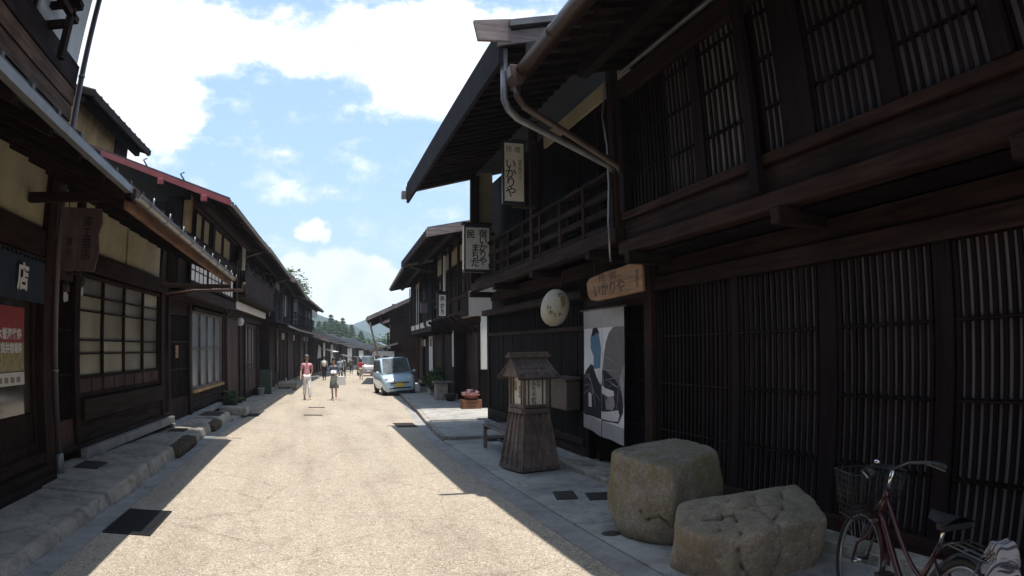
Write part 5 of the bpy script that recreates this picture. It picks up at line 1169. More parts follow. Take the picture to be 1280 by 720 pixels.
# ------------------------------------------------------------------ bicycle
def bicycle(loc, rz, lean):
    t = thing('bicycle', 'dark red city bicycle with wire front basket parked by the lattice wall', 'bicycle', loc, rz); t.rotation_euler = (0, lean, rz)
    red = cmat('dark_red_paint', (.05, .006, .009), .35, var=.15, coat=.4)
    Rw = .315; F = Vector((0, .56, Rw)); B = Vector((0, -.55, Rw)); BBk = Vector((0, -.08, .27)); HT = Vector((0, .34, .78)); HB_ = Vector((0, .39, .62)); ST = Vector((0, -.26, .62))
    def wheel(c):
        w = thing('wheel', None, None, c); w.parent = t
        circ = lambda r, n=48: [(0, r * math.cos(2 * math.pi * k / n), r * math.sin(2 * math.pi * k / n)) for k in range(n)]
        MB().tube(circ(Rw - .018), .019, 10, closed=True).build('tyre', 'rubber', w)
        MB().tube(circ(Rw - .045), .010, 8, closed=True).build('rim', 'steel', w)
        sp_ = MB()
        for k in range(32): a = 2 * math.pi * k / 32; a2 = a + (.5 if k % 2 else -.5); s = .028 * (1 if (k // 2) % 2 else -1); sp_.tube([(s, .02 * math.cos(a2), .02 * math.sin(a2)), (0, (Rw - .05) * math.cos(a), (Rw - .05) * math.sin(a))], .0016, 4)
        sp_.build('spoke_set', 'steel', w); MB().tube([(-.045, 0, 0), (.045, 0, 0)], .018, 10).build('hub', 'chrome', w)
    wheel(F); wheel(B)
    fm = MB(); fm.tube([HT, HB_], .019, 10)
    cur = lambda a, c, sag, n=10: [lerp(a, c, i / n) + Vector((0, -sag * .5, -sag)) * math.sin(math.pi * i / n) for i in range(n + 1)]
    fm.tube(cur(HB_ + Vector((0, -.01, .03)), BBk, .05), .019, 10); fm.tube(cur(HT + Vector((0, 0, -.03)), Vector((0, -.16, .42)), .075), .012, 10)
    fm.tube([BBk, ST], .016, 10)
    for sx in (-.05, .05):
        fm.tube([BBk + Vector((sx * .6, 0, 0)), B + Vector((sx, 0, 0))], .009, 8); fm.tube([ST + Vector((sx * .5, 0, -.04)), B + Vector((sx, 0, 0))], .008, 8)
    fm.build('frame', red, t)
    fk = MB()
    for sx in (-.052, .052): fk.tube([HB_ + Vector((sx * .7, .0, -.02)), HB_ + Vector((sx, .03, -.12)), F + Vector((sx, -.03, .12)), F + Vector((sx, 0, 0))], .010, 8)
    fk.tube([HB_ + Vector((-.045, 0, -.02)), HB_ + Vector((.045, 0, -.02))], .014, 8).build('fork', red, t)
    for c, a0, a1 in ((F, 20, 170), (B, 5, 195)):
        md = MB()
        for k in range(24):
            a, b2 = R(lerp(a0, a1, k / 24)), R(lerp(a0, a1, (k + 1) / 24)); r = Rw + .018
            md.add([(-.03, c.y + r * math.cos(a), c.z + r * math.sin(a) - .006), (0, c.y + r * math.cos(a), c.z + r * math.sin(a) + .006), (.03, c.y + r * math.cos(a), c.z + r * math.sin(a) - .006), (.03, c.y + r * math.cos(b2), c.z + r * math.sin(b2) - .006), (0, c.y + r * math.cos(b2), c.z + r * math.sin(b2) + .006), (-.03, c.y + r * math.cos(b2), c.z + r * math.sin(b2) - .006)], [(0, 1, 4, 5), (1, 2, 3, 4)], True)
        md.build('mudguard', red if c is F else M['steel'], t)
    MB().tube([HT, HT + Vector((0, -.04, .12))], .013, 10).build('stem', 'chrome', t)
    hp = HT + Vector((0, -.04, .13))
    MB().tube([hp + Vector((-.24, -.20, .02)), hp + Vector((-.21, -.08, .03)), hp + Vector((-.12, .03, .02)), hp, hp + Vector((.12, .03, .02)), hp + Vector((.21, -.08, .03)), hp + Vector((.24, -.20, .02))], .011, 10).build('handlebar', 'darksteel', t)
    for sx in (-1, 1):
        MB().tube([hp + Vector((sx * .24, -.20, .02)), hp + Vector((sx * .215, -.09, .03))], .017, 10).build('grip', 'blackpl', t)
        MB().tube([hp + Vector((sx * .19, -.02, .02)), hp + Vector((sx * .23, -.05, .01)), hp + Vector((sx * .255, -.17, -.005))], .006, 6).build('brake_lever', 'steel', t)
    MB().ball(hp + Vector((-.11, 0, .045)), .022, 12, 8, sz=.7).build('bell', 'chrome', t)
    MB().tube([ST, ST + Vector((0, -.03, .12))], .012, 10).build('seat_post', 'chrome', t)
    sd = MB(); S0 = ST + Vector((0, -.03, .15))
    sd.grid(lambda u, v: (S0.x + (v - .5) * 2 * lerp(.115, .028, min(1, u * 1.25) ** .8) * (1 if u < 1 else .5), S0.y - .12 + u * .27, S0.z + .012 * math.cos((v - .5) * 3) - .03 * abs(v - .5) * 2 + .018 * (1 - u) ** 2), 12, 8)
    sd.grid(lambda u, v: (S0.x + (v - .5) * 2 * lerp(.11, .024, min(1, u * 1.25) ** .8), S0.y - .12 + u * .265, S0.z - .035), 12, 8)
    sd.box(S0.x - .09, S0.x + .09, S0.y - .11, S0.y - .04, S0.z - .035, S0.z - .008); sd.build('saddle', 'rubber', t, recalc=False)
    rk = MB(); z = .68
    for sx in (-.07, -.025, .025, .07): rk.tube([(sx, -.36, z - .02), (sx, -.42, z), (sx, -.80, z), (sx * .6, -.84, z)], .005, 6)
    for y in (-.42, -.55, -.68, -.80): rk.tube([(-.07, y, z), (.07, y, z)], .005, 6)
    for sx in (-.07, .07): rk.tube([(sx, -.70, z), (sx * .8, -.55, Rw)], .005, 6)
    rk.tube([(-.07, -.42, z), (-.02, -.27, .60)], .005, 6).tube([(.07, -.42, z), (.02, -.27, .60)], .005, 6); rk.build('rear_rack', 'darksteel', t)
    bk = MB(); T0 = .86; B0 = .60
    def bp(a, z): s = lerp(.75, 1, (z - B0) / (T0 - B0)); return Vector((.19 * s * max(-1, min(1, 1.35 * math.cos(a))), .56 + .14 * s * max(-1, min(1, 1.35 * math.sin(a))), z))
    for z in [B0 + (T0 - B0) * k / 7 for k in range(8)]: bk.tube([bp(2 * math.pi * k / 28, z) for k in range(28)], .0045 if z in (B0, T0) or z > T0 - .01 else .0022, 5, closed=True)
    for k in range(44): a = 2 * math.pi * k / 44; bk.tube([bp(a, B0), bp(a, T0)], .0022, 4)
    for k in range(-4, 5): bk.tube([(.135 * k / 4.5, .46, B0), (.135 * k / 4.5, .66, B0)], .0022, 4)
    bk.build('basket', 'blackpl', t)
    MB().tube([HT + Vector((0, .02, -.04)), (0, .46, B0 + .05)], .008, 6).build('basket_stay', 'steel', t)
    lm = MB(); lm.lathe([(.012, -.03), (.032, -.01), (.038, .03), (.036, .034)], 14); lo = lm.build('lamp', 'blackpl', t); lo.location = (.06, .60, .50); lo.rotation_euler = (R(-95), 0, 0)
    cs_ = MB(); cs_.prism([(.02, .33), (-.1, .35), (-.5, .36), (-.58, .34), (-.58, .29), (-.5, .27), (-.1, .20), (.0, .2), (.04, .27)], 'x', .035, .055); cs_.build('chain_case', 'blackpl', t, bevel=.006)
    for sx, dz in ((-.09, .14), (.09, -.14)):
        MB().tube([(sx * .7, BBk.y, BBk.z), (sx, BBk.y + .08, BBk.z + dz)], .009, 8).build('crank', 'chrome', t); MB().box(sx - .045 + (.05 if sx > 0 else -.05), sx + .045 + (.05 if sx > 0 else -.05), BBk.y + .05, BBk.y + .12, BBk.z + dz - .01, BBk.z + dz + .01).build('pedal', 'blackpl', t)
    return t
bk_ = bicycle((2.80, 2.147, zr(2.2) + .012), R(-20), R(3)); bk_.scale = (1.05, 1.05, 1.05)
# folded cloth on the rack
t = MB(); rnd = random.Random(9)
for k in range(6):
    z = .695 + k * .017
    t.grid(lambda u, v, z=z, k=k: (lerp(-.10, .10, u) * (1 - .05 * k), lerp(-.085, .085, v) * (1 - .06 * k) + .012 * math.sin(u * 5 + k), z + .008 * math.sin(u * 9 + k) + .006 * math.cos(v * 8 + k) - .035 * (abs(u - .5) * 2) ** 6 - .035 * (abs(v - .5) * 2) ** 6), 14, 12)
clm, nt_, b_ = _nt('striped_white_cotton'); wv = _n(nt_, 'ShaderNodeTexWave', Scale=11.0, Distortion=2.0); nt_.links.new(_coord(nt_, (1, 1, 1)), wv.inputs[0]); rr_ = _ramp(nt_, wv.outputs[0], [(.2, (.07, .06, .065)), (.35, (.34, .31, .31))]); nt_.links.new(rr_.outputs[0], b_.inputs['Base Color']); b_.inputs['Roughness'].default_value = .95
o = t.build('folded_cloth', clm, recalc=False); Mx = Matrix.Translation((2.82, 2.147, zr(2.2) + .012)) @ Matrix.Rotation(R(-20), 4, 'Z'); o.location = Mx @ Vector((.0, -.83, .03)); o.rotation_euler = (0, 0, R(50)); tag(o, 'rumpled striped white cloth folded on the rear rack of the red bicycle', 'cloth')
o.scale = (1.0, 1.0, 1)
# long stone curb between bike and wall
o = MB().box(3.72, 3.95, 2.0, 4.3, -.10, .06).build('stone_block', 'kerb', None, bevel=.015); tag(o, 'long low stone block lying at the foot of the lattice behind the bicycle', 'stone block')

# ------------------------------------------------------------------ foliage
def leaves(mb, c, rad, n, size, rnd, shell=.5, flat=.3):
    clumps = [(Vector((rnd.gauss(0, .5), rnd.gauss(0, .5), rnd.gauss(0, .5))), rnd.uniform(.25, .5)) for _ in range(max(4, n // 60))]
    for i in range(n):
        k = clumps[rnd.randrange(len(clumps))]
        d = Vector((rnd.gauss(0, 1), rnd.gauss(0, 1), rnd.gauss(0, 1))).normalized() * (rnd.random() ** .4) * k[1] + k[0]
        if d.length > 1.1: d = d.normalized() * 1.1 * rnd.uniform(.7, 1)
        p = Vector((c[0] + d.x * rad[0], c[1] + d.y * rad[1], c[2] + d.z * rad[2])); s = size * rnd.uniform(.6, 1.4)
        a = Vector((rnd.gauss(0, 1), rnd.gauss(0, 1), rnd.gauss(0, flat))).normalized(); b2 = a.cross(Vector((rnd.gauss(0, 1), rnd.gauss(0, 1), rnd.gauss(0, 1)))).normalized()
        mb.add([p - a * s, p - b2 * s * .45, p + a * s, p + b2 * s * .45], [(0, 1, 2, 3)])
    return mb
def tree(loc, hgt, rad, n, size, label, mat='leaf', cat='tree', seed=1, trunk=True, group=None):
    t = thing('tree', label, cat, loc, 0, group); rnd = random.Random(seed); tk = MB()
    tk.tube([(0, 0, 0), (.1, .05, hgt * .3), (0, 0, hgt * .6), (.05, 0, hgt * .9)], [hgt * .03, hgt * .024, hgt * .014, hgt * .005], 8)
    for i in range(9): a = rnd.uniform(0, 6.3); z = hgt * rnd.uniform(.35, .75); tk.tube([(0, 0, z), (math.cos(a) * rad[0] * .4, math.sin(a) * rad[1] * .4, z + rad[2] * .25), (math.cos(a) * rad[0] * .75, math.sin(a) * rad[1] * .75, z + rad[2] * .4)], [hgt * .01, hgt * .006, .015], 6)
    tk.build('trunk', 'bark', t); cm = MB(); leaves(cm, (0, 0, hgt - rad[2]), rad, n, size, rnd); cm.build('crown', mat, t, recalc=False); return t
tree((-2.9, 74, zr(74)), 11.2, (2.4, 3, 4.6), 5200, .17, 'light green broadleaf tree rising behind the roofs at the end of the tall left row', 'leafl', seed=3)
def conifer(loc, hgt, r, label, seed, n=900, group=None):
    t = thing('conifer_tree', label, 'conifer', loc, 0, group); rnd = random.Random(seed); MB().tube([(0, 0, 0), (0, 0, hgt * .97)], [hgt * .018, .02], 7).build('trunk', 'bark', t)
    cm = MB(); tiers = 16
    for i in range(n):
        k = rnd.random() ** .8; tier = int(k * tiers); z = hgt * (.12 + .86 * (tier + rnd.random() * .6) / tiers); rr = r * (1 - (z / hgt)) * rnd.uniform(.25, 1.05) + .05; a = rnd.uniform(0, 6.283)
        d = Vector((math.cos(a), math.sin(a), -.35)); s = r * .085 * rnd.uniform(.6, 1.3); p = Vector((math.cos(a) * rr, math.sin(a) * rr, z - rr * .25)); sd_ = Vector((-math.sin(a), math.cos(a), rnd.gauss(0, .3))) * s * .5
        cm.add([p - d * s, p - sd_, p + d * s, p + sd_], [(0, 1, 2, 3)])
    cm.build('crown', 'conif', t, recalc=False); return t
GC = 'conifers beyond the low left shops'
CL = ['tallest pointed conifer beyond the low left shops', 'leftmost dark conifer beyond the low left shops', 'pointed conifer second from the right beyond the low left shops', 'shorter conifer in front of the group beyond the low left shops', 'rightmost conifer beyond the low left shops', 'bushy low conifer at the left of the group beyond the low left shops', 'low conifer at the right foot of the group']
for i, (x, y, hh, r) in enumerate([(3.2, 152, 11.3, 2.6), (.4, 150, 9.8, 2.6), (6.0, 154, 10.7, 2.4), (4.8, 146, 9.3, 2.5), (8.0, 152, 9.2, 2.2), (-1.6, 148, 8.6, 2.8), (9.9, 148, 7.6, 2.3)]):
    conifer((x, y, -2.9), hh * 1.06, r * 1.55, CL[i], 40 + i, group=GC, n=4200)
for i, (x, y, hh, r, lb) in enumerate([(1.8, 158, 10.6, 4.2, 'broad conifer behind the gap between the two tallest conifers'), (4.6, 160, 11.0, 4.4, 'broad conifer behind the tallest pair, its tip just showing'), (7.0, 160, 9.6, 4.0, 'broad conifer filling the right slope of the group'), (-.8, 158, 9.0, 4.0, 'broad conifer filling the left slope of the group')]):
    conifer((x, y, -2.9), hh, r, lb, 90 + i, group=GC, n=4500)
for i, (x, y, r, hh, lb, mt) in enumerate([(15, 185, 6, 7, 'round green tree closing the far end of the street', 'leaf'), (22, 190, 7, 8, 'broad tree right of the far end of the street', 'leaf'), (6, 200, 7, 7, 'spreading light green tree behind the conifers', 'leafl'), (30, 200, 8, 8.5, 'dark broad tree farthest right behind the far houses', 'leaf'), (-8, 205, 9, 9, 'wide tree left behind the conifers', 'leaf')]):
    tree((x, y, -3), hh, (r, r, hh * .45), 1800, .45, lb, mt, seed=60 + i)
# pots, planters
def potted(loc, r, hgt, label, seed, pot='box', mat='leaf', n=500, size=.05, pm='kerb'):
    t = thing('potted_plant', label, 'potted plant', loc); rnd = random.Random(seed)
    if pot == 'box': MB().box(-r * .8, r * .8, -r * .6, r * .6, 0, .28).build('planter', pm, t, bevel=.012)
    else: MB().lathe([(r * .45, 0), (r * .6, .22), (r * .68, .25), (r * .66, .27), (r * .5, .26)], 18).build('pot', pm, t)
    MB().tube([(0, 0, .2), (.02, 0, hgt * .6)], .015, 6).tube([(0, 0, .25), (-.08, .04, hgt * .6)], .01, 6).build('stem', 'bark', t)
    leaves(MB(), (0, 0, .26 + (hgt - .26) * .5), (r * 1.15, r * 1.15, (hgt - .26) * .62), n, size, rnd).build('foliage', mat, t, recalc=False); return t
zp = lambda y: zr(y) + .115
potted((5.0, 27.0, zp(27)), .5, 1.2, 'large bushy green shrub in a grey planter beside the house behind the car', 1, n=1500, size=.07)
potted((4.75, 25.6, zp(25.6)), .35, .85, 'smaller dark green shrub in a clay pot in front of the large shrub', 2, pot='pot', n=600, pm='iron')
potted((5.0, 30.0, zp(30)), .34, .7, 'low leafy plant in a grey trough nearest the parked blue car', 3, n=600)
potted((-2.62, 19.4, zr(19.4) + .06), .36, .62, 'low round green shrub in a shallow pot below the plank door on the left', 4, pot='pot', n=700, pm='iron')
t = thing('flower_basket', 'basket of pink and white flowers on an orange wooden crate beyond the black inn wall', 'flower basket', (4.62, 19.55, zp(20.2) + .295)); MB().lathe([(.14, 0), (.22, .10), (.27, .14), (.26, .15), (.2, .12)], 18, sx=1.1).build('basket', cmat('basket_red', (.16, .05, .035), .7), t)
M['petal'] = leafmat('pink_white_petals', (.38, .24, .28)); leaves(MB(), (0, 0, .20), (.26, .2, .09), 700, .022, random.Random(5)).build('flowers' if 0 else 'blossom', 'petal', t, recalc=False)
o = MB(); [o.box(-.30, .30, -.2, .2, .0 + k * .095, .088 + k * .095) for k in range(3)]; o = o.build('wooden_crate', 'orange_y', None, bevel=.006); o.location = (4.62, 19.55, zp(19.5)); tag(o, 'orange wooden crate carrying the flower basket', 'crate')
t = thing('stone_stool', 'grey stone stool with plank top beside the garage post', 'stool', (4.55, 24.0, zp(24))); MB().box(-.22, .22, -.22, .22, 0, .62).build('block', 'kerb', t, bevel=.02); MB().box(-.3, .45, -.28, .28, .62, .68).build('top', 'grey_y', t)
t = thing('clay_pot', 'small dark empty clay pot beside the stone stool', 'pot', (4.72, 23.1, zp(23.1))); MB().lathe([(.14, 0), (.2, .18), (.23, .26), (.21, .27), (.18, .2)], 18).build('pot', 'iron', t)
t = MB().box(-.45, .35, -.35, .35, 0, .22).build('stone_block', 'kerb', None, bevel=.03); t.location = (-2.35, 18.55, zr(18.5) + .05); tag(t, 'squat concrete block on the left pavement by the low shrub', 'stone block')
t = thing('bucket', 'pale plastic bucket standing at the balcony house by the left wall', 'bucket', (-2.45, 27.9, zr(28) + .06)); MB().lathe([(.14, 0), (.18, .3), (.19, .3), (.185, .31), (.16, .29)], 18).build('body', cmat('bucket_white', (.5, .5, .48), .5), t); MB().tube([(-.18, 0, .3), (-.1, 0, .42), (.1, 0, .42), (.18, 0, .3)], .006, 6).build('handle', 'steel', t)
t = thing('wooden_box', 'dark green wooden bin against the boarded wall on the left', 'bin', (-2.3, 29.0, zr(29) + .06)); MB().box(-.3, .25, -.25, .2, 0, 1.0).build('body', cmat('dull_green', (.045, .06, .045), .7, var=.3), t, bevel=.01); MB().box(-.33, .28, -.28, .23, 1.0, 1.05).build('lid', 'dull_green' if 0 else M['dull_green'], t)
t = MB().box(-.5, .5, -.12, .12, 0, .1).build('stone_block', 'kerb', None, bevel=.02); t.location = (-1.55, 34.5, zr(34.5) + .085); tag(t, 'long kerbside stone block on the left pavement behind the strolling man', 'stone block'); t.scale = (1, 6, 3.2)
# ------------------------------------------------------------------ people
def skin(name, nodes, edges, mat, parent, sub=2, root=0):
    """one continuous body surface grown round a joint skeleton: nodes = [(x,y,z,rx,ry)]"""
    me = bpy.data.meshes.new(name); me.from_pydata([n[:3] for n in nodes], edges, [])
    o = bpy.data.objects.new(name, me); COL.objects.link(o)
    md = o.modifiers.new('s', 'SKIN'); sb = o.modifiers.new('b', 'SUBSURF'); sb.levels = sub; sb.render_levels = sub
    me.skin_vertices or me.attributes
    for i, n in enumerate(nodes):
        sv = me.skin_vertices[0].data[i]; sv.radius = (n[3], n[4] if len(n) > 4 else n[3]); sv.use_root = (i == root)
    dg = bpy.context.evaluated_depsgraph_get(); dg.update()
    m2 = bpy.data.meshes.new_from_object(o.evaluated_get(dg)); bpy.data.objects.remove(o)
    m2.polygons.foreach_set('use_smooth', [True] * len(m2.polygons)); m2.materials.clear(); m2.materials.append(mat if not isinstance(mat, str) else M[mat]); m2.name = name
    r = bpy.data.objects.new(name, m2); COL.objects.link(r); r.parent = parent; return r
SKN = cmat('skin', (.50, .31, .22), .55, var=.05)
def person(loc, rz, label, hgt=1.7, top=(.5, .1, .15), sleeves='short', bottom=('trousers', (.7, .7, .68)), hair=(.02, .015, .012), hairlen=0, stride=.16, armL=None, armR=None, shoes=(.5, .5, .48), hairthin=False, headturn=0):
    t = thing('person', label, 'person', loc, rz); k = hgt / 1.7; S = lambda *p: tuple(q * k for q in p)
    # figure faces -y; x to its own left is +x
    hipL, hipR = (.085, 0, .90), (-.085, 0, .90)
    fL, fR = (.095, -stride, .09), (-.095, stride, .12)
    kL, kR = (.09, -stride * .62 - .02, .49), (-.09, stride * .35 - .05, .49)
    aL = armL or [(.185, .01, 1.385), (.235, .04, 1.11), (.245, -.02, .87)]; aR = armR or [(-.185, .01, 1.385), (-.24, .03, 1.11), (-.26, -.03, .87)]
    N = [(0, 0, .93, .115, .085), (0, .005, 1.12, .105, .08), (0, .01, 1.30, .125, .088), (0, .01, 1.42, .07, .06), (0, 0, 1.50, .044, .044), (0, -.01, 1.555, .05, .055),
         (*aL[0], .052), (*aL[1], .038), (*aL[2], .027), (*aR[0], .052), (*aR[1], .038), (*aR[2], .027),
         (*hipL, .085), (*kL, .056), (*fL, .036), (*hipR, .085), (*kR, .056), (*fR, .036),
         (fL[0] + .01, fL[1] - .13, .035, .034, .024), (fR[0] - .01, fR[1] - .12, .05, .034, .024), (0, -.005, 1.62, .072, .088), (0, 0, 1.675, .055, .07)]
    E_ = [(0, 1), (1, 2), (2, 3), (3, 4), (4, 5), (5, 20), (20, 21), (2, 6), (6, 7), (7, 8), (2, 9), (9, 10), (10, 11), (0, 12), (12, 13), (13, 14), (0, 15), (15, 16), (16, 17), (14, 18), (17, 19)]
    # hands: palm and five fingers continuing each wrist
    for wi, (el, wr) in ((8, (aL[1], aL[2])), (11, (aR[1], aR[2]))):
        d = (Vector(wr) - Vector(el)).normalized(); wv_ = Vector(wr); side = d.cross(Vector((1, 0, 0))).normalized()
        pi = len(N); N.append((*(wv_ + d * .06), .030, .016)); E_.append((wi, pi))
        for f in range(5):
            o_ = side * (f - 2) * .014; ln = (.05, .085, .095, .085, .065)[f]
            a = len(N); N.append((*(wv_ + d * (.06 + ln * .5) + o_ * (1.3 if f else 2.2)), .008)); N.append((*(wv_ + d * (.06 + ln) + o_ * 1.2 + Vector((0, -.012, 0))), .006)); E_ += [(pi, a), (a, a + 1)]
    body = skin('body', [(*S(*n[:3]), *[q * k for q in n[3:]]) for n in N], E_, SKN, t)
    # face
    hc = Vector((0, -.008, 1.61)) * k
    fb = MB(); fb.ball((hc.x, hc.y - .088 * k, hc.z - .005 * k), .013 * k, 8, 6, sz=1.5); fb.build('nose', SKN, body)
    eb = MB()
    for sx in (-.03, .03): eb.ball((hc.x + sx * k, hc.y - .076 * k, hc.z + .018 * k), .010 * k, 8, 6, sz=.6)
    eb.build('eye', 'ink', body); MB().box(-.022 * k, .022 * k, hc.y - .085 * k, hc.y - .07 * k, hc.z - .045 * k, hc.z - .038 * k).build('mouth', cmat('lip', (.3, .08, .07)), body)
    er = MB()
    for sx in (-.078, .078): er.ball((hc.x + sx * k, hc.y + .005, hc.z), .018 * k, 8, 6, sx=.5, sz=1.5)
    er.build('ear', SKN, body)
    hm = MB(); R0 = .108 * k
    hm.grid(lambda u, v: (hc.x + R0 * .86 * math.sin(v * 1.75) * math.cos(u * 6.2832), hc.y + .012 * k + R0 * 1.0 * math.sin(v * 1.75) * math.sin(u * 6.2832) + (.015 * k if math.sin(u * 6.2832) < -.3 and v > .5 else 0), hc.z + .042 * k + R0 * 1.0 * math.cos(v * 1.75) + (.035 * k * v * v if math.sin(u * 6.2832) < -.2 else -.05 * k * v * v)), 20, 8)
    if hairlen: hm.grid(lambda u, v: ((u - .5) * .17 * k, hc.y + .075 * k + .02 * math.sin(u * 3.14), lerp(hc.z + .04 * k, hc.z - hairlen * k, v)), 6, 5); hm.ball((0, hc.y + .05 * k, hc.z - hairlen * .4 * k), .075 * k, 12, 8, sz=1 + hairlen * 4)
    hm.build('hair', cmat('hair_%d' % int(sum(hair) * 1000), hair, .5), t, recalc=False)
    # shirt
    tc_ = cmat('shirt_%d' % int(top[0] * 997 + top[1] * 131 + top[2] * 17), top, .85, bump=.2, bscale=40)
    fr = .55 if sleeves == 'short' else .97
    def part_arm(a): e = Vector(a[1]) if sleeves != 'short' else Vector(a[0]).lerp(Vector(a[1]), .8); return e
    SN = [(0, 0, .90, .140, .108), (0, .005, 1.12, .128, .10), (0, .01, 1.30, .148, .106), (0, .01, 1.43, .085, .072), (*aL[0], .060), (*part_arm(aL), .046), (*aR[0], .060), (*part_arm(aR), .046)]
    SE = [(0, 1), (1, 2), (2, 3), (2, 4), (4, 5), (2, 6), (6, 7)]
    if sleeves == 'long': SN += [(*Vector(aL[1]).lerp(Vector(aL[2]), .85), .042), (*Vector(aR[1]).lerp(Vector(aR[2]), .85), .042)]; SE += [(5, 8), (7, 9)]
    skin('shirt', [(*S(*n[:3]), *[q * k for q in n[3:]]) for n in SN], SE, tc_, t)
    kind, bc = bottom; bm_ = cmat('bottom_%d' % int(bc[0] * 997 + bc[1] * 131 + bc[2] * 17), bc, .85, bump=.2, bscale=40)
    if kind == 'trousers':
        TN = [(0, 0, .92, .132, .104), (*hipL, .100), (*kL, .076), (fL[0], fL[1] + .01, .12, .060), (*hipR, .100), (*kR, .076), (fR[0], fR[1] + .01, .15, .060)]
        skin('trousers', [(*S(*n[:3]), *[q * k for q in n[3:]]) for n in TN], [(0, 1), (1, 2), (2, 3), (0, 4), (4, 5), (5, 6)], bm_, t)
    elif kind == 'shorts':
        TN = [(0, 0, .92, .132, .104), (*hipL, .100), (*Vector(hipL).lerp(Vector(kL), .85), .090), (*hipR, .100), (*Vector(hipR).lerp(Vector(kR), .85), .090)]
        skin('shorts', [(*S(*n[:3]), *[q * k for q in n[3:]]) for n in TN], [(0, 1), (1, 2), (0, 3), (3, 4)], bm_, t)
    else:
        sk = MB(); sk.grid(lambda u, v: ((.135 + .06 * v + .008 * math.cos(u * 50) * v) * k * math.cos(u * 6.2832), (.11 + .07 * v + .008 * math.cos(u * 50) * v) * k * math.sin(u * 6.2832) - .02 * v, lerp(1.0, .50, v) * k), 40, 8); sk.build('skirt', bm_, t, recalc=False)
    sh = cmat('shoe_%d' % int(shoes[0] * 997), shoes, .6)
    for f, dz in ((fL, 0), (fR, .0)):
        b = MB(); b.grid(lambda u, v, f=f: ((f[0] + (.046 - .012 * abs(u - .4)) * math.cos(v * 6.2832)) * k, (f[1] + .055 - u * .25) * k, (max(0, .045 * (1 - u * .45) * (1 + math.sin(v * 6.2832)) * (math.sin(math.pi * min(1, u + .25)) ** .5 if u > .7 else 1) + (f[2] - .09) * .6)) * k), 8, 12); b.build('shoe', sh, t, recalc=False)
    return t
SC = (.8, 0, 0)
p = person((-.42, 26.05, zr(26)), R(6), 'grey-haired man in pink shirt and white trousers walking toward the camera', 1.72, top=(.66, .30, .34), bottom=('trousers', (.72, .70, .68)), hair=(.16, .145, .13), stride=.15, armL=[(.175, .01, 1.385), (.225, .07, 1.13), (.15, .0, .97)], armR=[(-.175, .01, 1.385), (-.225, .03, 1.12), (-.25, -.07, .88)], shoes=(.5, .45, .4))
MB().tube([(.10, -.115, 1.42), (.0, -.14, 1.2), (-.12, -.09, 1.0)], .012, 6).build('strap', 'blackpl', p) if 0 else None
b = MB(); [b.tube([(-.034 + sx, -.105, 1.65), (-.01 + sx, -.108, 1.65), (-.01 + sx, -.108, 1.625), (-.034 + sx, -.105, 1.625)], .004, 5, closed=True) for sx in (0, .045)]; b.build('glasses', 'blackpl', p)
pc = cmat('book_paper', (.5, .5, .52), .8, var=.5, scale=30)
p = person((.66, 26.1, zr(26)), R(-10), 'woman in denim jacket and grey skirt reading a leaflet, walking beside the man in pink', 1.62, top=(.085, .105, .155), sleeves='long', bottom=('skirt', (.135, .145, .125)), hair=(.05, .03, .022), hairlen=.12, stride=.13, armL=[(.175, .01, 1.385), (.25, -.03, 1.14), (.10, -.22, 1.10)], armR=[(-.175, .01, 1.385), (-.24, -.04, 1.13), (-.05, -.24, 1.13)], shoes=(.55, .5, .46))
t = thing('tote_bag', 'white tote bag hanging from the arm of the woman with the leaflet', 'bag', (.93, 25.98, zr(26))); MB().prism([(-.16, .60), (.16, .60), (.19, .72), (.15, .95), (-.15, .95), (-.19, .72)], 'y', -.05, .05).build('sack', 'white', t, bevel=.02); MB().tube([(-.10, 0, .94), (-.07, 0, 1.10), (.0, 0, 1.16), (.06, 0, 1.10), (.09, 0, .94)], .01, 6).build('handle', 'white', t)
o = MB().box(-.11, .11, -.006, .006, -.08, .08).build('leaflet', pc, None, bevel=0); o.location = (.64, 25.82, zr(26) + 1.12); o.rotation_euler = (R(-40), 0, R(-10)); tag(o, 'open printed leaflet in the hands of the woman with denim jacket', 'leaflet')
p = person((.50, 48.6, zr(48.6)), R(172), 'person seen from behind in light grey top and black trousers wearing a white backpack', 1.70, top=(.30, .29, .25), sleeves='short', bottom=('trousers', (.02, .02, .022)), hair=(.02, .015, .012), stride=.14)
t = thing('backpack', 'white backpack on the back of the person in black trousers', 'backpack', (.50, 48.42, zr(48.6)), R(172)); b = MB(); b.ball((0, .0, 1.22), .17, 14, 10, sx=1, sy=.65, sz=1.35); b.build('pack', 'white', t); MB().ball((0, -.0, 1.1), .10, 10, 8, sy=1.3).build('pocket', 'signgrey', t)
person((1.72, 49.2, zr(49)), R(10), 'person in pale blue shirt partly hidden behind the woman with the leaflet', 1.66, top=(.30, .42, .52), bottom=('trousers', (.05, .055, .075)), hair=(.03, .02, .015), stride=.1)
person((2.15, 53.5, zr(53.5)), R(185), 'person in dark grey coat walking just behind the one in pale blue', 1.66, top=(.06, .06, .065), sleeves='long', bottom=('trousers', (.04, .04, .05)), hair=(.02, .015, .012), stride=.14)
person((2.95, 74, zr(74)), R(5), 'tiny distant person in white shirt near the bend of the street', 1.65, top=(.55, .54, .5), bottom=('trousers', (.05, .05, .06)), hair=(.02, .015, .012), stride=.12)
person((3.45, 67, zr(67)), R(180), 'distant person in dark clothes and hat farthest down the street', 1.68, top=(.10, .10, .085), sleeves='long', bottom=('trousers', (.03, .03, .03)), hair=(.12, .11, .09), stride=.12)
person((3.35, 50.3, zr(50.3)), R(176), 'person in bright red top and cream trousers walking away down the street', 1.55, top=(.62, .035, .045), bottom=('trousers', (.55, .48, .38)), hair=(.03, .015, .012), hairlen=.10, stride=.12)

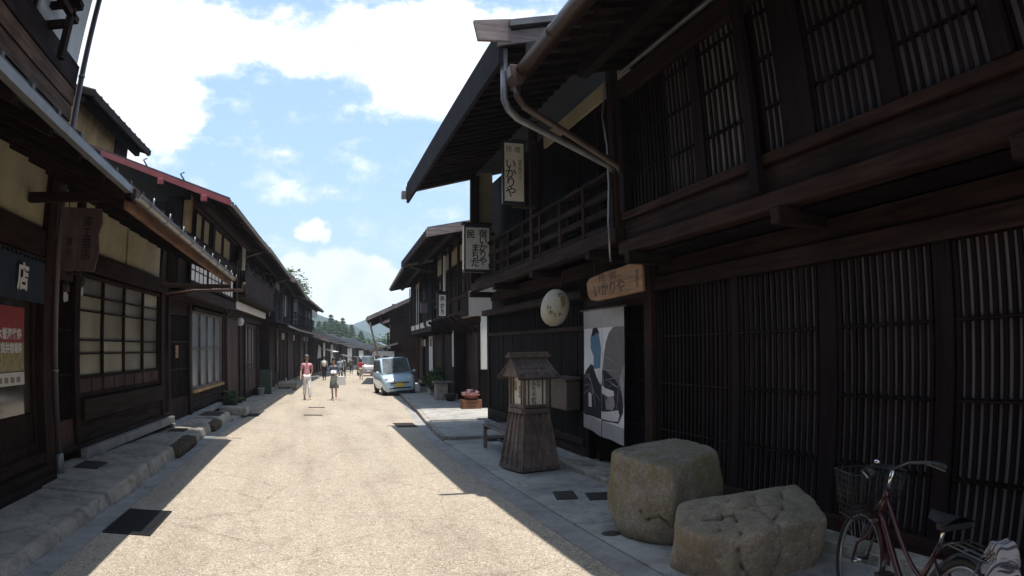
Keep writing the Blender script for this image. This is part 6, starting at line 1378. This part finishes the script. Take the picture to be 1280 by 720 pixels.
# ------------------------------------------------------------------ vehicles
def car(loc, rz, roll, label, L=3.4, W=1.475, Hh=1.58, color=(.36, .46, .55), hood=.95, nose=.62, plate=True, van=False, name='parked_car', cat='car', wind=-.98):
    t = thing(name, label, cat, loc, rz); t.rotation_euler = (R(-1), roll, rz)
    paint = cmat('car_paint_%d' % int(color[0] * 1000), color, .28, var=.02, coat=.8)
    hw = W / 2; fy = -L / 2; ry = L / 2
    if van: st = [(fy, .55, .80, .70), (fy + .06, .97, .98, .9), (fy + .25, 1.0, 1.02, .95), (0, 1.0, 1.03, 1), (ry - .12, 1.0, 1.03, 1), (ry, .93, 1.0, .94)]
    else: st = [(fy, nose, .56, .80), (fy + .05, nose + .08, .70, .88), (fy + .14, nose + .14, .76, .955), (fy + .35, hood - .08, .80, .985), (fy + .72, hood, .90, 1.0), (-.2, hood + .05, .97, 1), (.9, hood + .07, 1.0, 1), (ry - .15, hood + .08, 1.0, .98), (ry - .03, hood + .04, .95, .93), (ry, hood - .1, .85, .86)]
    rings = []
    for i, (y, zt, zs, wk) in enumerate(st):
        w_ = hw * wk; zs = min(zs, zt - .03) if not van else zt - .1; zb = .20 if 0 < i < len(st) - 1 else .28
        half = [(w_ * .86, zb), (w_ * .97, zb + .08), (w_ * 1.0, (zb + zs) / 2 - .05), (w_ * .995, (zb + zs) / 2 + .12), (w_ * .965, zs), (w_ * .90, lerp(zs, zt, .75)), (w_ * .72, zt - .004), (w_ * .35, zt + .012), (0, zt + .016)]
        rings.append([(x, y, z) for x, z in half] + [(-x, y, z) for x, z in half[-2::-1]])
    b = MB(); n = len(rings[0]); b.add([p for r in rings for p in r], [(i * n + j, i * n + j + 1, (i + 1) * n + j + 1, (i + 1) * n + j) for i in range(len(rings) - 1) for j in range(n - 1)] + [(i * n + n - 1, i * n, (i + 1) * n, (i + 1) * n + n - 1) for i in range(len(rings) - 1)], True)
    b.add(rings[0], [tuple(range(n))]); b.add(rings[-1], [tuple(range(n))])
    # cabin
    wf = wind if not van else fy + .12; rf_ = wf + (.50 if not van else .42); rb_ = ry - .28 if not van else ry - .1; zb = hood - .02 if not van else 1.0
    cab = [(wf, zb, .90, 0), (wf + (rf_ - wf) * .5, zb, .93, .5), (rf_, zb, .94, .96), (rf_ + .12, zb, .95, .995), ((rf_ + rb_) / 2, zb + .02, .95, 1), (rb_, zb + .02, .93, .97), (ry - .06, zb + .02, .86, .0)]
    rr = []; xr = hw * (.86 if not van else .90)
    for y, z0, wk, hh in cab:
        zt = lerp(z0 + .02, Hh, hh); wt = lerp(hw * wk * .94, xr, hh)
        half = [(hw * wk, z0), (lerp(hw * wk, wt, .55), lerp(z0, zt, .5)), (wt, zt - .07 * hh), (wt * .93, zt - .02 * hh), (wt * .6, zt + .012), (0, zt + .025)]
        rr.append([(x, y, z) for x, z in half] + [(-x, y, z) for x, z in half[-2::-1]])
    n = len(rr[0]); b.add([p for r in rr for p in r], [(i * n + j, i * n + j + 1, (i + 1) * n + j + 1, (i + 1) * n + j) for i in range(len(rr) - 1) for j in range(n - 1)], True)
    b.add(rr[0], [tuple(range(n))]); b.add(rr[-1], [tuple(range(n))]); b.build('body', paint, t)
    gl = cmat('car_glass', (.085, .10, .10), .06, var=.6, scale=2, spec=1.0)
    zt = Hh
    def ws(u, v):   # windscreen
        y = lerp(wf + .015, rf_ - .03, v) - .012; z = lerp(zb + .035, zt - .035, v); xw = lerp(hw * .84, xr * .87, v); xx = (u * 2 - 1); return (xx * xw, y + .05 * xx * xx - .035, z + .020)
    MB().grid(ws, 10, 6).build('windscreen', gl, t, recalc=False)
    for sx in (-1, 1):
        g_ = MB()
        def sw(u, v, y0, y1, a, c):
            y = lerp(lerp(y0, a, v), lerp(y1, c, v), u); z = lerp(zb + .06, zt - .10, v); return (sx * (lerp(hw * .955, xr * 1.0, v) + .010), y, z)
        w0, w1 = wf + .20, (rf_ + rb_) / 2 - .06
        g_.grid(lambda u, v: sw(u, v, w0, w1, rf_ + .06, w1), 4, 4); g_.grid(lambda u, v: sw(u, v, w1 + .08, rb_ + .02, w1 + .08, rb_ - .10), 4, 4); g_.build('side_window', gl, t, recalc=False)
        m_ = MB(); m_.ball((sx * (hw + .10), wf + .22, zb + .08), .075, 10, 8, sx=1.1, sy=.6, sz=.9); m_.box(sx * (hw - .02), sx * (hw + .06), wf + .2, wf + .25, zb + .04, zb + .09); m_.build('mirror', paint, t)
        hl = MB(); hl.ball((sx * hw * .72, fy + .10 if not van else fy + .05, nose + .10 if not van else .78), .105, 14, 10, sx=1.15, sy=.62, sz=.85); hl.build('headlight', cmat('lamp_lens', (.55, .57, .6), .1, spec=1), t)
        tl = MB(); tl.box(sx * hw * .82, sx * hw * .95, ry - .02, ry + .012, .75, 1.0); tl.build('tail_light', cmat('tail_red', (.4, .02, .02), .2), t)
        for wy in (fy + .60, ry - .55):
            w_ = thing('wheel', None, None, (sx * (hw - .085), wy, .27)); w_.parent = t; w_.rotation_euler = (0, R(90), 0)
            MB().lathe([(.17, -.07), (.25, -.075), (.27, -.05), (.27, .05), (.25, .075), (.17, .07)], 24).build('tyre', 'rubber', w_); MB().lathe([(.01, .05 * sx), (.12, .06 * sx), (.165, .072 * sx), (.175, .06 * sx), (.175, -.05)], 20).build('rim', 'steel', w_)
            MB().lathe([(.29, 0), (.30, .012 * sx), (.30, -.09 * sx), (.29, -.1 * sx)], 24).build('arch', 'blackpl', w_)
    MB().box(-.42, .42, fy - .014, fy + .02, nose - .10, nose - .045).box(-.5, .5, fy - .010, fy + .03, .30, .36).build('grille', 'blackpl', t, bevel=.008)
    if plate: pl_ = MB().box(-.165, .165, fy - .035, fy - .02, .38, .545).build('number_plate', cmat('plate_yellow', (.75, .55, .02), .5, var=.02) if plate == 'y' else M['white'], t, bevel=0)
    wp = MB(); wp.tube([ws(.15, .03), ws(.45, .10)], .008, 5).tube([ws(.55, .03), ws(.8, .10)], .008, 5); wp.build('wiper', 'blackpl', t)
    return t
car((3.54, 30.30, zr(30.4) + .035), R(3), R(-3.4), 'pale blue small car with yellow plate parked half on the right kerb', plate='y', color=(.44, .57, .67), Hh=1.64, wind=-1.12)
car((4.55, 61, zr(61) + .02), R(3), 0, 'small white van parked beyond the person in red', L=3.4, Hh=1.78, color=(.36, .36, .37), van=True, name='parked_van', cat='van')
car((6.2, 84, zr(84)), R(4), 0, 'silver car parked farthest away behind the white van', color=(.40, .42, .46), Hh=1.5)
